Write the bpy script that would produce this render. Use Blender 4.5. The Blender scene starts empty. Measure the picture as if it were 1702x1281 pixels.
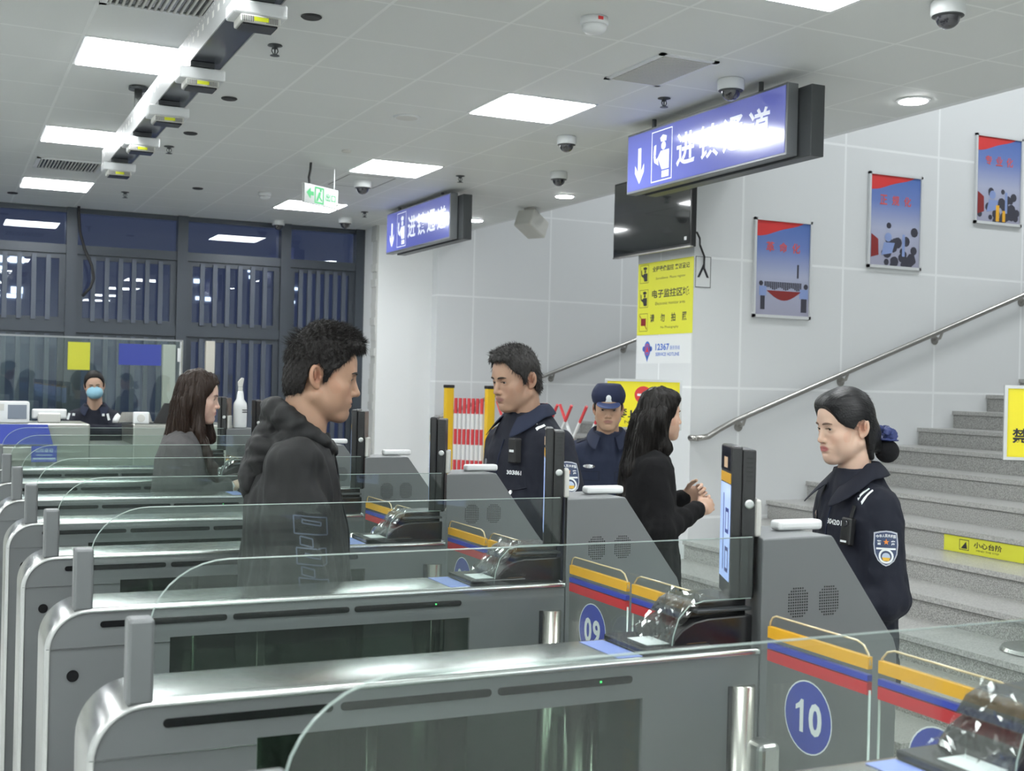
import bpy, bmesh, math, random
import numpy as np
from mathutils import Vector, Matrix
from mathutils.bvhtree import BVHTree
R = math.radians
C = bpy.context.scene.collection
random.seed(4)
# ------------------------------------------------------------------ camera
sc = bpy.context.scene
cam = bpy.data.objects.new('camera', bpy.data.cameras.new('camera'))
C.objects.link(cam)
RX, UP, FW = (Vector((0.90496783, -0.4248427, 0.02327903)), Vector((-0.02020296, 0.01174471, 0.99972691)),
              Vector((0.42500008, 0.905191, -0.0020455)))
cam.matrix_world = Matrix(((RX.x, UP.x, -FW.x, 0), (RX.y, UP.y, -FW.y, 0), (RX.z, UP.z, -FW.z, 1.62), (0, 0, 0, 1)))
cam.data.sensor_width = 36; cam.data.lens = 2031.585/1702*36
cam.data.clip_start = .05; cam.data.clip_end = 200
cam.data.dof.use_dof = True; cam.data.dof.focus_distance = 3.7; cam.data.dof.aperture_fstop = 8.5
sc.camera = cam
# ------------------------------------------------------------------ world, exposure
w = bpy.data.worlds.new('dusk'); sc.world = w; w.use_nodes = True
w.node_tree.nodes['Background'].inputs[0].default_value = (.10, .12, .20, 1)
w.node_tree.nodes['Background'].inputs[1].default_value = 1.5
vs = sc.view_settings
vs.view_transform = 'Standard'; vs.look = 'None'; vs.gamma = 1; vs.use_curve_mapping = False
vs.exposure = 0.22
sc.cycles.use_denoising = True
sc.cycles.max_bounces = 10; sc.cycles.diffuse_bounces = 4; sc.cycles.glossy_bounces = 4
sc.cycles.transparent_max_bounces = 48; sc.cycles.transmission_bounces = 6
sc.cycles.sample_clamp_indirect = 4; sc.cycles.caustics_reflective = False; sc.cycles.caustics_refractive = False
LIGHT = 27.0
CZ = 3.26                       # ceiling height
# ------------------------------------------------------------------ materials
def nodes(m):
    m.use_nodes = True
    return m.node_tree, m.node_tree.nodes['Principled BSDF']
def mat(name, col, rough=.5, metal=0, spec=.5, coat=0, bump=None, emit=None, est=0, noise=None, sss=0):
    """bump=(scale, strength); noise=(scale, amount) mottles the colour"""
    m = bpy.data.materials.new(name); nt, b = nodes(m)
    b.inputs['Base Color'].default_value = (*col, 1); b.inputs['Roughness'].default_value = rough
    b.inputs['Metallic'].default_value = metal; b.inputs['Specular IOR Level'].default_value = spec
    b.inputs['Coat Weight'].default_value = coat
    if sss:
        b.inputs['Subsurface Weight'].default_value = sss; b.inputs['Subsurface Radius'].default_value = (.012, .005, .003)
        b.inputs['Subsurface Scale'].default_value = .6
    if emit:
        b.inputs['Emission Color'].default_value = (*emit, 1); b.inputs['Emission Strength'].default_value = est
    tc = None
    if bump or noise:
        tc = nt.nodes.new('ShaderNodeTexCoord')
    if bump:
        n = nt.nodes.new('ShaderNodeTexNoise'); n.inputs['Scale'].default_value = bump[0]; n.inputs['Detail'].default_value = 4
        bp = nt.nodes.new('ShaderNodeBump'); bp.inputs['Strength'].default_value = bump[1]; bp.inputs['Distance'].default_value = .01
        nt.links.new(tc.outputs['Object'], n.inputs['Vector']); nt.links.new(n.outputs['Fac'], bp.inputs['Height'])
        nt.links.new(bp.outputs['Normal'], b.inputs['Normal'])
    if noise:
        n = nt.nodes.new('ShaderNodeTexNoise'); n.inputs['Scale'].default_value = noise[0]; n.inputs['Detail'].default_value = 6
        r = nt.nodes.new('ShaderNodeValToRGB'); a = noise[1]
        r.color_ramp.elements[0].position = .35; r.color_ramp.elements[1].position = .65
        r.color_ramp.elements[0].color = (*[c*(1-a) for c in col], 1); r.color_ramp.elements[1].color = (*[min(1, c*(1+a)) for c in col], 1)
        nt.links.new(tc.outputs['Object'], n.inputs['Vector']); nt.links.new(n.outputs['Fac'], r.inputs['Fac'])
        nt.links.new(r.outputs['Color'], b.inputs['Base Color'])
    return m
def brushed(name, col, rough, axis, amt=.06):
    m = mat(name, col, rough, 1); nt, b = nodes(m)
    tc = nt.nodes.new('ShaderNodeTexCoord'); mp = nt.nodes.new('ShaderNodeMapping')
    mp.inputs['Scale'].default_value = axis
    n = nt.nodes.new('ShaderNodeTexNoise'); n.inputs['Scale'].default_value = 60
    mr = nt.nodes.new('ShaderNodeMapRange'); mr.inputs[3].default_value = rough-amt; mr.inputs[4].default_value = rough+amt
    nt.links.new(tc.outputs['Object'], mp.inputs[0]); nt.links.new(mp.outputs[0], n.inputs['Vector'])
    nt.links.new(n.outputs['Fac'], mr.inputs[0]); nt.links.new(mr.outputs[0], b.inputs['Roughness'])
    return m
def glass(name, tint, rough=0.0, refl=1.0, ior=1.5, veil=0):
    """sheet glass: each face lets light straight through, tinted, and mirrors by Fresnel"""
    m = bpy.data.materials.new(name); m.use_nodes = True; nt = m.node_tree; nt.nodes.clear()
    o = nt.nodes.new('ShaderNodeOutputMaterial'); t = nt.nodes.new('ShaderNodeBsdfTransparent'); g = nt.nodes.new('ShaderNodeBsdfGlossy')
    f = nt.nodes.new('ShaderNodeFresnel'); mx = nt.nodes.new('ShaderNodeMixShader'); f.inputs[0].default_value = ior
    mu = nt.nodes.new('ShaderNodeMath'); mu.operation = 'MULTIPLY'; mu.inputs[1].default_value = refl; mu.use_clamp = True
    ge = nt.nodes.new('ShaderNodeNewGeometry'); mr = nt.nodes.new('ShaderNodeMapRange')      # both faces of the sheet reflect like the outer one
    mr.inputs[3].default_value = ior; mr.inputs[4].default_value = 1/ior
    nt.links.new(ge.outputs['Backfacing'], mr.inputs[0]); nt.links.new(mr.outputs[0], f.inputs[0])
    t.inputs[0].default_value = (*tint, 1); g.inputs['Roughness'].default_value = rough
    nt.links.new(f.outputs[0], mu.inputs[0]); nt.links.new(mu.outputs[0], mx.inputs[0])
    src = t
    if veil:
        d = nt.nodes.new('ShaderNodeBsdfDiffuse'); d.inputs[0].default_value = (.6, .68, .64, 1)
        m2 = nt.nodes.new('ShaderNodeMixShader'); m2.inputs[0].default_value = veil
        nt.links.new(t.outputs[0], m2.inputs[1]); nt.links.new(d.outputs[0], m2.inputs[2]); src = m2
    nt.links.new(src.outputs[0], mx.inputs[1]); nt.links.new(g.outputs[0], mx.inputs[2]); nt.links.new(mx.outputs[0], o.inputs[0])
    return m
def emis(name, col, st):
    m = bpy.data.materials.new(name); m.use_nodes = True; nt = m.node_tree; nt.nodes.clear()
    o = nt.nodes.new('ShaderNodeOutputMaterial'); e = nt.nodes.new('ShaderNodeEmission')
    e.inputs[0].default_value = (*col, 1); e.inputs[1].default_value = st; nt.links.new(e.outputs[0], o.inputs[0])
    return m
def grid_mat(name, col, jcol, ax, size, off, wid, rough=.4, coat=0):
    """panel joints: ax = the two object axes, size/off = pitch and offset on each"""
    m = mat(name, col, rough, coat=coat); nt, b = nodes(m)
    tc = nt.nodes.new('ShaderNodeTexCoord'); sp = nt.nodes.new('ShaderNodeSeparateXYZ'); nt.links.new(tc.outputs['Object'], sp.inputs[0])
    outs = []
    for a, s, o_ in zip(ax, size, off):
        q = nt.nodes.new('ShaderNodeMath'); q.operation = 'SUBTRACT'; q.inputs[1].default_value = o_
        nt.links.new(sp.outputs['XYZ'.index(a)], q.inputs[0])
        pg = nt.nodes.new('ShaderNodeMath'); pg.operation = 'PINGPONG'; pg.inputs[1].default_value = s/2
        nt.links.new(q.outputs[0], pg.inputs[0])
        lt = nt.nodes.new('ShaderNodeMath'); lt.operation = 'LESS_THAN'; lt.inputs[1].default_value = wid/2
        nt.links.new(pg.outputs[0], lt.inputs[0]); outs.append(lt)
    mx = nt.nodes.new('ShaderNodeMath'); mx.operation = 'MAXIMUM'
    nt.links.new(outs[0].outputs[0], mx.inputs[0]); nt.links.new(outs[1].outputs[0], mx.inputs[1])
    mc = nt.nodes.new('ShaderNodeMix'); mc.data_type = 'RGBA'; mc.inputs[6].default_value = (*col, 1); mc.inputs[7].default_value = (*jcol, 1)
    nt.links.new(mx.outputs[0], mc.inputs[0]); nt.links.new(mc.outputs[2], b.inputs['Base Color'])
    bp = nt.nodes.new('ShaderNodeBump'); bp.invert = True; bp.inputs['Strength'].default_value = .5; bp.inputs['Distance'].default_value = .003
    nt.links.new(mx.outputs[0], bp.inputs['Height']); nt.links.new(bp.outputs[0], b.inputs['Normal'])
    return m
def vcol(name, rough=.5, sss=0, spec=.4):
    m = mat(name, (.5, .5, .5), rough, spec=spec, sss=sss); nt, b = nodes(m)
    a = nt.nodes.new('ShaderNodeVertexColor'); a.layer_name = 'tint'
    nt.links.new(a.outputs[0], b.inputs['Base Color'])
    if sss:
        tc = nt.nodes.new('ShaderNodeTexCoord'); n = nt.nodes.new('ShaderNodeTexNoise'); n.inputs['Scale'].default_value = 260; n.inputs['Detail'].default_value = 3
        bp = nt.nodes.new('ShaderNodeBump'); bp.inputs['Strength'].default_value = .12; bp.inputs['Distance'].default_value = .002
        nt.links.new(tc.outputs['Object'], n.inputs[0]); nt.links.new(n.outputs[0], bp.inputs['Height']); nt.links.new(bp.outputs[0], b.inputs['Normal'])
    return m
M = dict(
    ceil=grid_mat('ceiling_panel', (.78, .80, .78), (.90, .92, .90), 'XY', (.575, .6), (.03, .27), .016, .55),
    wall=grid_mat('wall_panel', (.70, .72, .73), (.84, .86, .87), 'XZ', (.925, .925), (5.24, .695), .018, .3),
    wall_end=grid_mat('wall_panel_end', (.70, .72, .73), (.84, .86, .87), 'YZ', (.925, .925), (7.74, .695), .016, .3),
    plain=mat('white_paint', (.86, .88, .88), .5),
    plaster=mat('rough_plaster', (.55, .56, .54), .9, bump=(12, 1)),
    floor=mat('grey_granite_floor', (.56, .57, .55), .2, noise=(90, .2)),
    step=mat('speckled_granite', (.34, .34, .325), .35, noise=(170, .45)),
    tread=mat('pale_granite', (.40, .40, .385), .3, noise=(120, .25)),
    nose=mat('step_joint', (.22, .22, .21), .6),
    frame=mat('anthracite_window_frame', (.055, .065, .08), .35, .3),
    bars=mat('grey_bar', (.085, .10, .13), .4, .3),
    gate=mat('grey_powder_coat', (.175, .186, .19), .42, .35, bump=(900, .05)),
    gate_dark=mat('dark_grey_sheet', (.06, .065, .068), .4, .4),
    steel=brushed('brushed_steel', (.62, .63, .62), .30, (1, 30, 30)),
    polish=mat('polished_steel', (.58, .59, .58), .25, 1),
    tube=brushed('satin_tube', (.58, .56, .52), .25, (30, 30, 1)),
    rail=brushed('handrail_steel', (.42, .41, .39), .28, (1, 30, 30)),
    black=mat('black_plastic', (.012, .012, .013), .25, spec=.6),
    blackm=mat('matt_black', (.015, .015, .016), .6),
    slot=mat('dark_slot', (.006, .006, .007), .25),
    white=mat('white_plastic', (.78, .80, .80), .35),
    cream=mat('cream_plastic', (.62, .62, .58), .4),
    glass=glass('screen_glass', (.93, .962, .948), .0, .9, veil=.014),
    glass_edge=mat('glass_edge', (.48, .58, .54), .1, coat=1),
    side=glass('smoked_side_glass', (.67, .73, .69), .03, .8, veil=.006),
    wing=glass('acrylic', (.95, .95, .93), 0, .5),
    amber=mat('amber_edge', (.70, .55, .32), .1, coat=1, spec=.8),
    film=glass('clear_film', (.95, .95, .95), .09, 1.6),
    window=glass('window_glass', (.75, .80, .85), 0, 1.5),
    booth=glass('booth_glass', (.80, .87, .86), 0, 1.3, veil=.02),
    yellow=mat('yellow_stripe', (.80, .42, .03), .4), blue=mat('blue_stripe', (.04, .06, .42), .4), red=mat('red_stripe', (.55, .03, .04), .4),
    disc=mat('blue_number_disc', (.05, .07, .36), .35), numeral=mat('white_numeral', (.80, .84, .84), .4),
    orange=mat('orange_lettering', (.80, .42, .05), .4),
    panel=emis('led_panel', (.96, .99, 1), LIGHT), down=emis('downlight_lens', (.95, .98, 1), LIGHT*1.3),
    ink=mat('black_ink', (.02, .02, .025), .5), yel=mat('yellow_board', (.85, .74, .02), .35), yel2=mat('yellow_notice', (.70, .70, .05), .4),
    sred=mat('sign_red', (.65, .04, .04), .4), sblue=mat('sign_blue', (.03, .08, .40), .4),
)
# ------------------------------------------------------------------ mesh helpers
def mesh_obj(name, vs_, fs, m, parent=None, smooth=False, loc=None, bevel=0, seg=2):
    me = bpy.data.meshes.new(name); me.from_pydata([tuple(v) for v in vs_], [], [tuple(f) for f in fs]); me.validate()
    if m: me.materials.append(m)
    bm = bmesh.new(); bm.from_mesh(me); bmesh.ops.recalc_face_normals(bm, faces=bm.faces); bm.to_mesh(me); bm.free()
    if smooth:
        me.polygons.foreach_set('use_smooth', [True]*len(me.polygons))
    o = bpy.data.objects.new(name, me); C.objects.link(o)
    if parent: o.parent = parent
    if loc: o.location = loc
    if bevel:
        b = o.modifiers.new('bevel', 'BEVEL'); b.width = bevel; b.segments = seg; b.limit_method = 'ANGLE'; b.angle_limit = R(40)
    return o
class MB:
    def __init__(s): s.v = []; s.f = []
    def box(s, a, b, m=None):
        n = len(s.v); x0, y0, z0 = a; x1, y1, z1 = b
        p = [(x0, y0, z0), (x1, y0, z0), (x1, y1, z0), (x0, y1, z0), (x0, y0, z1), (x1, y0, z1), (x1, y1, z1), (x0, y1, z1)]
        if m: p = [tuple(m @ Vector(q)) for q in p]
        s.v += p; s.f += [(n, n+3, n+2, n+1), (n+4, n+5, n+6, n+7), (n, n+1, n+5, n+4), (n+1, n+2, n+6, n+5), (n+2, n+3, n+7, n+6), (n+3, n, n+4, n+7)]
        return s
    def prism(s, poly, y0, y1, T=None):
        """poly in (x,z), extruded along y"""
        n = len(s.v); k = len(poly)
        p = [(x, y0, z) for x, z in poly]+[(x, y1, z) for x, z in poly]
        if T: p = [T(q) for q in p]
        s.v += p; s.f += [tuple(range(n, n+k)), tuple(range(n+2*k-1, n+k-1, -1))]
        s.f += [(n+i, n+(i+1) % k, n+k+(i+1) % k, n+k+i) for i in range(k)]
        return s
    def tube(s, pts, r, n=12, cap=True):
        rs = r if isinstance(r, (list, tuple)) else [r]*len(pts)
        P = [Vector(p) for p in pts]; base = len(s.v); up = None
        for i, p in enumerate(P):
            t = (P[min(i+1, len(P)-1)]-P[max(i-1, 0)]).normalized()
            if up is None or abs(up.dot(t)) > .95: up = Vector((0, 0, 1)) if abs(t.z) < .9 else Vector((1, 0, 0))
            a = t.cross(up).normalized(); b = a.cross(t).normalized(); up = b
            for j in range(n):
                an = 2*math.pi*j/n; s.v.append(tuple(p+(a*math.cos(an)+b*math.sin(an))*rs[i]))
        for i in range(len(P)-1):
            for j in range(n):
                s.f.append((base+i*n+j, base+i*n+(j+1) % n, base+(i+1)*n+(j+1) % n, base+(i+1)*n+j))
        if cap:
            s.f += [tuple(base+j for j in range(n))[::-1], tuple(base+(len(P)-1)*n+j for j in range(n))]
        return s
    def lathe(s, prof, c=(0, 0, 0), n=24, axis='Z'):
        """prof: (r,z) list"""
        base = len(s.v); cx, cy, cz = c
        for r, z in prof:
            for j in range(n):
                a = 2*math.pi*j/n; u, v_ = r*math.cos(a), r*math.sin(a)
                s.v.append((cx+u, cy+v_, cz+z) if axis == 'Z' else ((cx+u, cy+z, cz+v_) if axis == 'Y' else (cx+z, cy+u, cz+v_)))
        for i in range(len(prof)-1):
            for j in range(n):
                s.f.append((base+i*n+j, base+i*n+(j+1) % n, base+(i+1)*n+(j+1) % n, base+(i+1)*n+j))
        s.f += [tuple(base+j for j in range(n)), tuple(base+(len(prof)-1)*n+j for j in range(n))]
        return s
    def poly(s, pts):
        n = len(s.v); s.v += [tuple(p) for p in pts]; s.f.append(tuple(range(n, n+len(pts)))); return s
    def build(s, name, m, parent=None, **k): return mesh_obj(name, s.v, s.f, m, parent, **k)
def tag(o, label=None, cat=None, group=None, kind=None):
    if label: o['label'] = label
    if cat: o['category'] = cat
    if group: o['group'] = group
    if kind: o['kind'] = kind
    return o
def empty(name, loc, label, cat, group=None, rot=0):
    o = bpy.data.objects.new(name, None); C.objects.link(o); o.location = loc; o.rotation_euler = (0, 0, rot); o.empty_display_size = .1
    return tag(o, label, cat, group)
def copy_tree(o, parent=None):
    c = o.copy(); C.objects.link(c)
    if parent: c.parent = parent
    for ch in list(o.children): copy_tree(ch, c)
    return c
def arc(cx, cz, r, a0, a1, n=8):
    return [(cx+r*math.cos(R(a0+(a1-a0)*i/n)), cz+r*math.sin(R(a0+(a1-a0)*i/n))) for i in range(n+1)]
_tc = {}
def text_mesh(s, size=1.0, thick=.0, align='CENTER', bold=0.0):
    """flat lettering: (verts, faces) in xy, centred"""
    key = (s, bold)
    if key not in _tc:
        cu = bpy.data.curves.new('t', 'FONT'); cu.body = s; cu.align_x = 'CENTER'; cu.align_y = 'CENTER'; cu.resolution_u = 3; cu.offset = bold; cu.fill_mode = 'BOTH'
        o = bpy.data.objects.new('t', cu); C.objects.link(o)
        dg = bpy.context.evaluated_depsgraph_get(); dg.update()
        me = bpy.data.meshes.new_from_object(o.evaluated_get(dg))
        v = [tuple(a.co) for a in me.vertices]; f = [tuple(p.vertices) for p in me.polygons]
        bpy.data.objects.remove(o); bpy.data.curves.remove(cu); bpy.data.meshes.remove(me)
        if v:
            x0 = min(a[0] for a in v); x1 = max(a[0] for a in v); y0 = min(a[1] for a in v); y1 = max(a[1] for a in v)
            v = [(a[0]-(x0+x1)/2, a[1]-(y0+y1)/2) for a in v]
            _tc[key] = (v, f, x1-x0, y1-y0)
        else: _tc[key] = ([], [], 1, 1)
    return _tc[key]
def put_digits(mb, s, c, u, v, h, w):
    """lane numbers: numerals side by side, the 1 with its flag"""
    c, u, v = Vector(c), Vector(u), Vector(v); n = len(s); cw = w/n
    for i, ch in enumerate(s):
        q = c+u*(-w/2+cw*(i+.5))
        if ch == '1': mb.poly([q+u*a*h+v*b*h for a, b in ((-.02, -.5), (.15, -.5), (.15, .5), (.03, .5), (-.06, .38), (-.22, .28), (-.22, .13), (-.02, .23))])
        else: put_text(mb, ch, q, u, v, h=h, w=cw*.86, bold=.03)
def put_text(mb, s, c, u, v, h=None, w=None, bold=0.0):
    """adds lettering centred at c, baseline direction u, up v, fitted to height h and width w (given one, keeps shape)"""
    tv, tf, tw, th = text_mesh(s, bold=bold)
    if h is None: h = w*th/tw
    if w is None: w = h*tw/th
    c, u, v = Vector(c), Vector(u), Vector(v); n = len(mb.v)
    mb.v += [tuple(c+u*(x*w/tw)+v*(y*h/th)) for x, y in tv]; mb.f += [tuple(n+i for i in f) for f in tf]
    return mb
def rect(mb, c, u, v, w, h):
    c, u, v = Vector(c), Vector(u), Vector(v); a, b = u*w/2, v*h/2
    return mb.poly([c-a-b, c+a-b, c+a+b, c-a+b])
def disc(mb, c, u, v, r, n=32, r2=None):
    c, u, v = Vector(c), Vector(u), Vector(v)
    return mb.poly([c+u*r*math.cos(2*math.pi*i/n)+v*(r2 or r)*math.sin(2*math.pi*i/n) for i in range(n)])
def ring(mb, c, u, v, r, t, n=32, r2=None):
    c, u, v = Vector(c), Vector(u), Vector(v); b = len(mb.v); q = (r2 or r)
    for i in range(n):
        a = 2*math.pi*i/n; mb.v += [tuple(c+u*r*math.cos(a)+v*q*math.sin(a)), tuple(c+u*(r-t)*math.cos(a)+v*(q-t)*math.sin(a))]
    mb.f += [(b+2*i, b+2*((i+1) % n), b+2*((i+1) % n)+1, b+2*i+1) for i in range(n)]
    return mb
def frame_rect(mb, c, u, v, w, h, t):
    c, u, v = Vector(c), Vector(u), Vector(v)
    for s_ in (-1, 1):
        rect(mb, c+v*s_*(h-t)/2, u, v, w, t); rect(mb, c+u*s_*(w-t)/2, u, v, t, h-2*t)
    return mb
EX, EY, EZ = Vector((1, 0, 0)), Vector((0, 1, 0)), Vector((0, 0, 1))
# ------------------------------------------------------------------ the setting
def struct(name, mb, m, **k): return tag(mb.build(name, m, **k), kind='structure')
WA, WB, WW, XC, XE = 12.2, 7.3, 12.9, 5.16, 4.83       # far panel wall, stair wall, window wall, ceiling edge, end face of stair wall
struct('floor', MB().box((-5, -4, -.1), (16, 13.2, 0)), M['floor'])
struct('ceiling', MB().box((-5, -4, CZ), (XC, 13.2, CZ+.12)), M['ceil'])
struct('ceiling_stairwell', MB().box((XC, -4, 6.2), (16, 13.2, 6.3)), M['plain'])
struct('trim_ceiling_edge', MB().box((XC, -4, CZ), (XC+.05, WB, 6.2)).box((XC, WB+.77, CZ), (XC+.05, WA, 6.2)), M['plain'])
struct('wall_far', MB().box((4.82, WA, 0), (16, WA+.15, 6.2)), M['wall'])
struct('wall_stair', MB().box((XE+.006, WB, 0), (16, WB+.765, 6.2)), M['wall'])
struct('wall_stair_end', MB().box((XE, WB, 0), (XE+.006, WB+.765, 6.2)), M['wall_end'])
struct('wall_column', MB().box((4.205, WA+.15, 0), (4.9, WW+.3, CZ)), M['plain'])
pl = MB()
for i in range(40):
    z = i*CZ/40; a = random.uniform(0, .022); b = random.uniform(0, .02)
    pl.box((4.205-.012-a, WA+.16, z), (4.205, WA+.30+b, z+CZ/40))
struct('trim_column_edge', pl, M['plaster'])
struct('wall_near', MB().box((-5, -4.1, 0), (16, -4, 6.2)), M['plain'])
struct('wall_left', MB().box((-5.1, -4, 0), (-5, 13.2, CZ)), M['plain'])
struct('wall_right', MB().box((16, -4, 0), (16.1, 13.2, 6.2)), M['plain'])
# window wall: frames, upper lights, barred sashes
MX = [1.175-1.085*k for k in range(5, 0, -1)]+[1.175, 2.252, 3.33, 4.16]
fr = MB()
for x in MX: fr.box((x-.052, WW-.07, 0), (x+.052, WW+.05, CZ))
for a, b in zip(MX[:-1], MX[1:]):
    a += .052; b -= .052
    fr.box((a, WW-.05, 2.801), (b, WW+.04, 2.89)); fr.box((a, WW-.05, 2.021), (b, WW+.04, 2.119)); fr.box((a, WW-.05, 0), (b, WW+.04, .35))
    fr.box((a, WW-.03, CZ-.05), (b, WW+.03, CZ))
    for z0, z1 in ((2.12, 2.80), (.35, 2.02)):
        fr.box((a, WW-.02, z0), (a+.06, WW+.03, z1)); fr.box((b-.06, WW-.02, z0), (b, WW+.03, z1)); fr.box((a+.06, WW-.018, z1-.05), (b-.06, WW+.028, z1)); fr.box((a+.06, WW-.018, z0), (b-.06, WW+.028, z0+.05))
struct('window_1', fr, M['frame'])
br = MB()
for a, b in zip(MX[:-1], MX[1:]):
    n = 7
    for i in range(1, n):
        x = a+.08+(b-a-.16)*i/n
        br.box((x-.024, WW-.045, .36), (x+.020, WW-.005, 2.0)); br.box((x-.024, WW-.045, 2.14), (x+.020, WW-.005, 2.78))
struct('window_2', br, M['bars'])
struct('window_3', MB().box((MX[0], WW+.045, .3), (MX[-1], WW+.05, CZ)), M['window'])
# staircases, in two flights either side of the stair wall
ST, SR, S0 = .358, .1345, 3.37
def stairs(name, y0, y1, n):
    a, b, c_ = MB(), MB(), MB()
    for k in range(1, n+1):
        x = S0+ST*k; z = SR*k
        a.box((x, y0, 0), (x+ST, y1, z-.03)); b.box((x-.015, y0, z-.03), (x+ST, y1, z)); c_.box((x-.004, y0+.01, z-.036), (x+.02, y1-.01, z-.030))
    o = struct(name, a, M['step']); t = b.build('tread_slabs', M['tread'], o); c_.build('tread_joints', M['nose'], o)
    return o
stairs('floor_stairs_near', 3.96, WB, 22)
stairs('floor_stairs_far', WB+.765, WA, 20)
# ------------------------------------------------------------------ e-gates
S = .78
def g(p): return (p[0]*S, p[1]*S, 1.62+(p[2]-1.62)*S)
FZ = 1.62-1.62/S
def gbuild(mb, name, m, parent, **k):
    mb.v = [tuple(Vector(g(p))-Vector((OX, 0, 0))) for p in mb.v]
    return mb.build(name, m, parent, **k)
OX = .26*S
W_ = .22
def stadium(x0, x1, z, h, n=6):
    return [(x0+h+h*math.cos(a), z+h*math.sin(a)) for a in [math.pi/2+math.pi*i/n for i in range(n+1)]] + \
           [(x1-h+h*math.cos(a), z+h*math.sin(a)) for a in [-math.pi/2+math.pi*i/n for i in range(n+1)]]
def make_gate():
    r = empty('ticket_gate', (OX, 0, 0), 'x', 'ticket gate', 'grey e-gate cabinets in a row')
    lc = arc(.373, .892, .110, 180, 90, 10)
    b = MB()
    b.prism([(.583, FZ+.02), (.583, .998), (.373, .998)]+[(x+(.004 if x < .37 else 0), z-.004) for x, z in lc[::-1]]+[(.267, FZ+.02)], .004, W_-.004)
    b.prism([(.583, .910), (1.466, .910), (1.466, .998), (.583, .998)], .004, W_-.004)
    b.prism([(1.466, FZ+.02), (1.787, FZ+.02), (1.787, .998), (1.466, .998)], .004, W_-.004)
    b.prism([(.583, FZ+.02), (1.466, FZ+.02), (1.466, -.2), (.583, -.2)], .004, W_-.004)
    gbuild(b, 'cabinet_body', M['gate'], r)
    # steel strip that wraps up the end and along the top
    path = [(.263, FZ+.02)]+lc+[(1.0, 1.002), (1.787, 1.002)]
    sec = [(.0, -.014), (.0, -.008), (.002, -.004), (.005, -.001), (.010, 0), (W_-.010, 0), (W_-.005, -.001), (W_-.002, -.004), (W_, -.008), (W_, -.014)]
    c = MB(); P = [Vector((x, z)) for x, z in path]
    for i, p in enumerate(P):
        t = (P[min(i+1, len(P)-1)]-P[max(0, i-1)]).normalized(); n = Vector((-t.y, t.x))
        for y, o in sec: c.v.append((p.x+n.x*o, y, p.y+n.y*o))
    k = len(sec)
    for i in range(len(P)-1):
        for j in range(k-1): c.f.append((i*k+j, i*k+j+1, (i+1)*k+j+1, (i+1)*k+j))
    o = gbuild(c, 'top_cover', M['polish'], r, smooth=True); tag(o, 'polished steel strip over the rail and end')
    gbuild(MB().prism([(.27, FZ), (2.2, FZ), (2.2, FZ+.03), (.27, FZ+.03)], .01, W_-.01), 'plinth', M['gate_dark'], r)
    for yy in (-.0006, W_-.0034):
        gbuild(MB().prism([(.268, .8975), (.583, .8975), (.583, .8990), (.268, .8990)], yy, yy+.004), 'panel_seam', M['polish'], r)
    # black indicator slots, front and back, and the lock
    for i, (a, z) in enumerate(((.401, .956), (.752, .956), (1.102, .956))):
        for yy in (.001, W_-.006):
            s_ = gbuild(MB().prism(stadium(a, a+.335, z, .0085), yy, yy+.005), 'indicator_slot', M['slot'], r)
        if i == 2: gbuild(MB().box((1.352, .0004, .9545), (1.357, .002, .9590)), 'indicator_light', M_['led'], s_)
    gbuild(MB().lathe([(.0155, 0), (.0155, .004)], (.335, .0015, .825), 16, 'Y'), 'lock', M['slot'], r)
    p = gbuild(MB().box((.333, 0, .995), (.382, .052, 1.157)), 'end_post', M['gate'], r, bevel=.005); tag(p, 'short upright grey post on the rail')
    # screen glass with rounded shoulder and the cut-out over the scanner
    pane = [(.375, 1.003), (.375, 1.13)]+[(.525-.150*math.cos(R(a)), 1.13+.132*math.sin(R(a))) for a in range(10, 91, 10)] + \
           [(1.775, 1.264), (1.775, 1.118), (1.64, 1.118), (1.60, 1.108), (1.572, 1.08), (1.558, 1.04), (1.553, 1.003)]
    gl = gbuild(MB().prism(pane, .020, .030), 'glass_screen', M['glass'], r)
    ed = MB(); top = pane[1:11]
    ed.tube([(x, .025, z) for x, z in top+[(1.775, 1.264)]], .0014, 6)
    gbuild(ed, 'glass_edge', M['glass_edge'], gl, smooth=True)
    ed = MB(); ed.tube([(x, .025, z) for x, z in pane[12:]], .0013, 6); gbuild(ed, 'glass_edge', M['glass_edge'], gl, smooth=True)
    # smoked glass in the cabinet sides and the posts seen through it
    for yy in (.012, W_-.018):
        gbuild(MB().box((.578, yy, -.205), (1.470, yy+.005, .915)), 'side_glass', M['side'], r)
    gbuild(MB().tube([(1.352, .11, -.2), (1.352, .11, .91)], .0285, 20), 'inner_post', M['tube'], r, smooth=True)
    gbuild(MB().tube([(1.415, .15, -.2), (1.415, .15, .91)], .014, 12), 'inner_post', M['tube'], r, smooth=True)
    gbuild(MB().tube([(.86, .12, -.2), (.86, .12, .91)], .012, 12), 'inner_post', M['tube'], r, smooth=True)
    # door hinge columns, front and back, each with its wing
    gbuild(MB().box((1.700, -.001, FZ+.04), (1.712, .004, .917)), 'hinge_recess', M['slot'], r)
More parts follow.
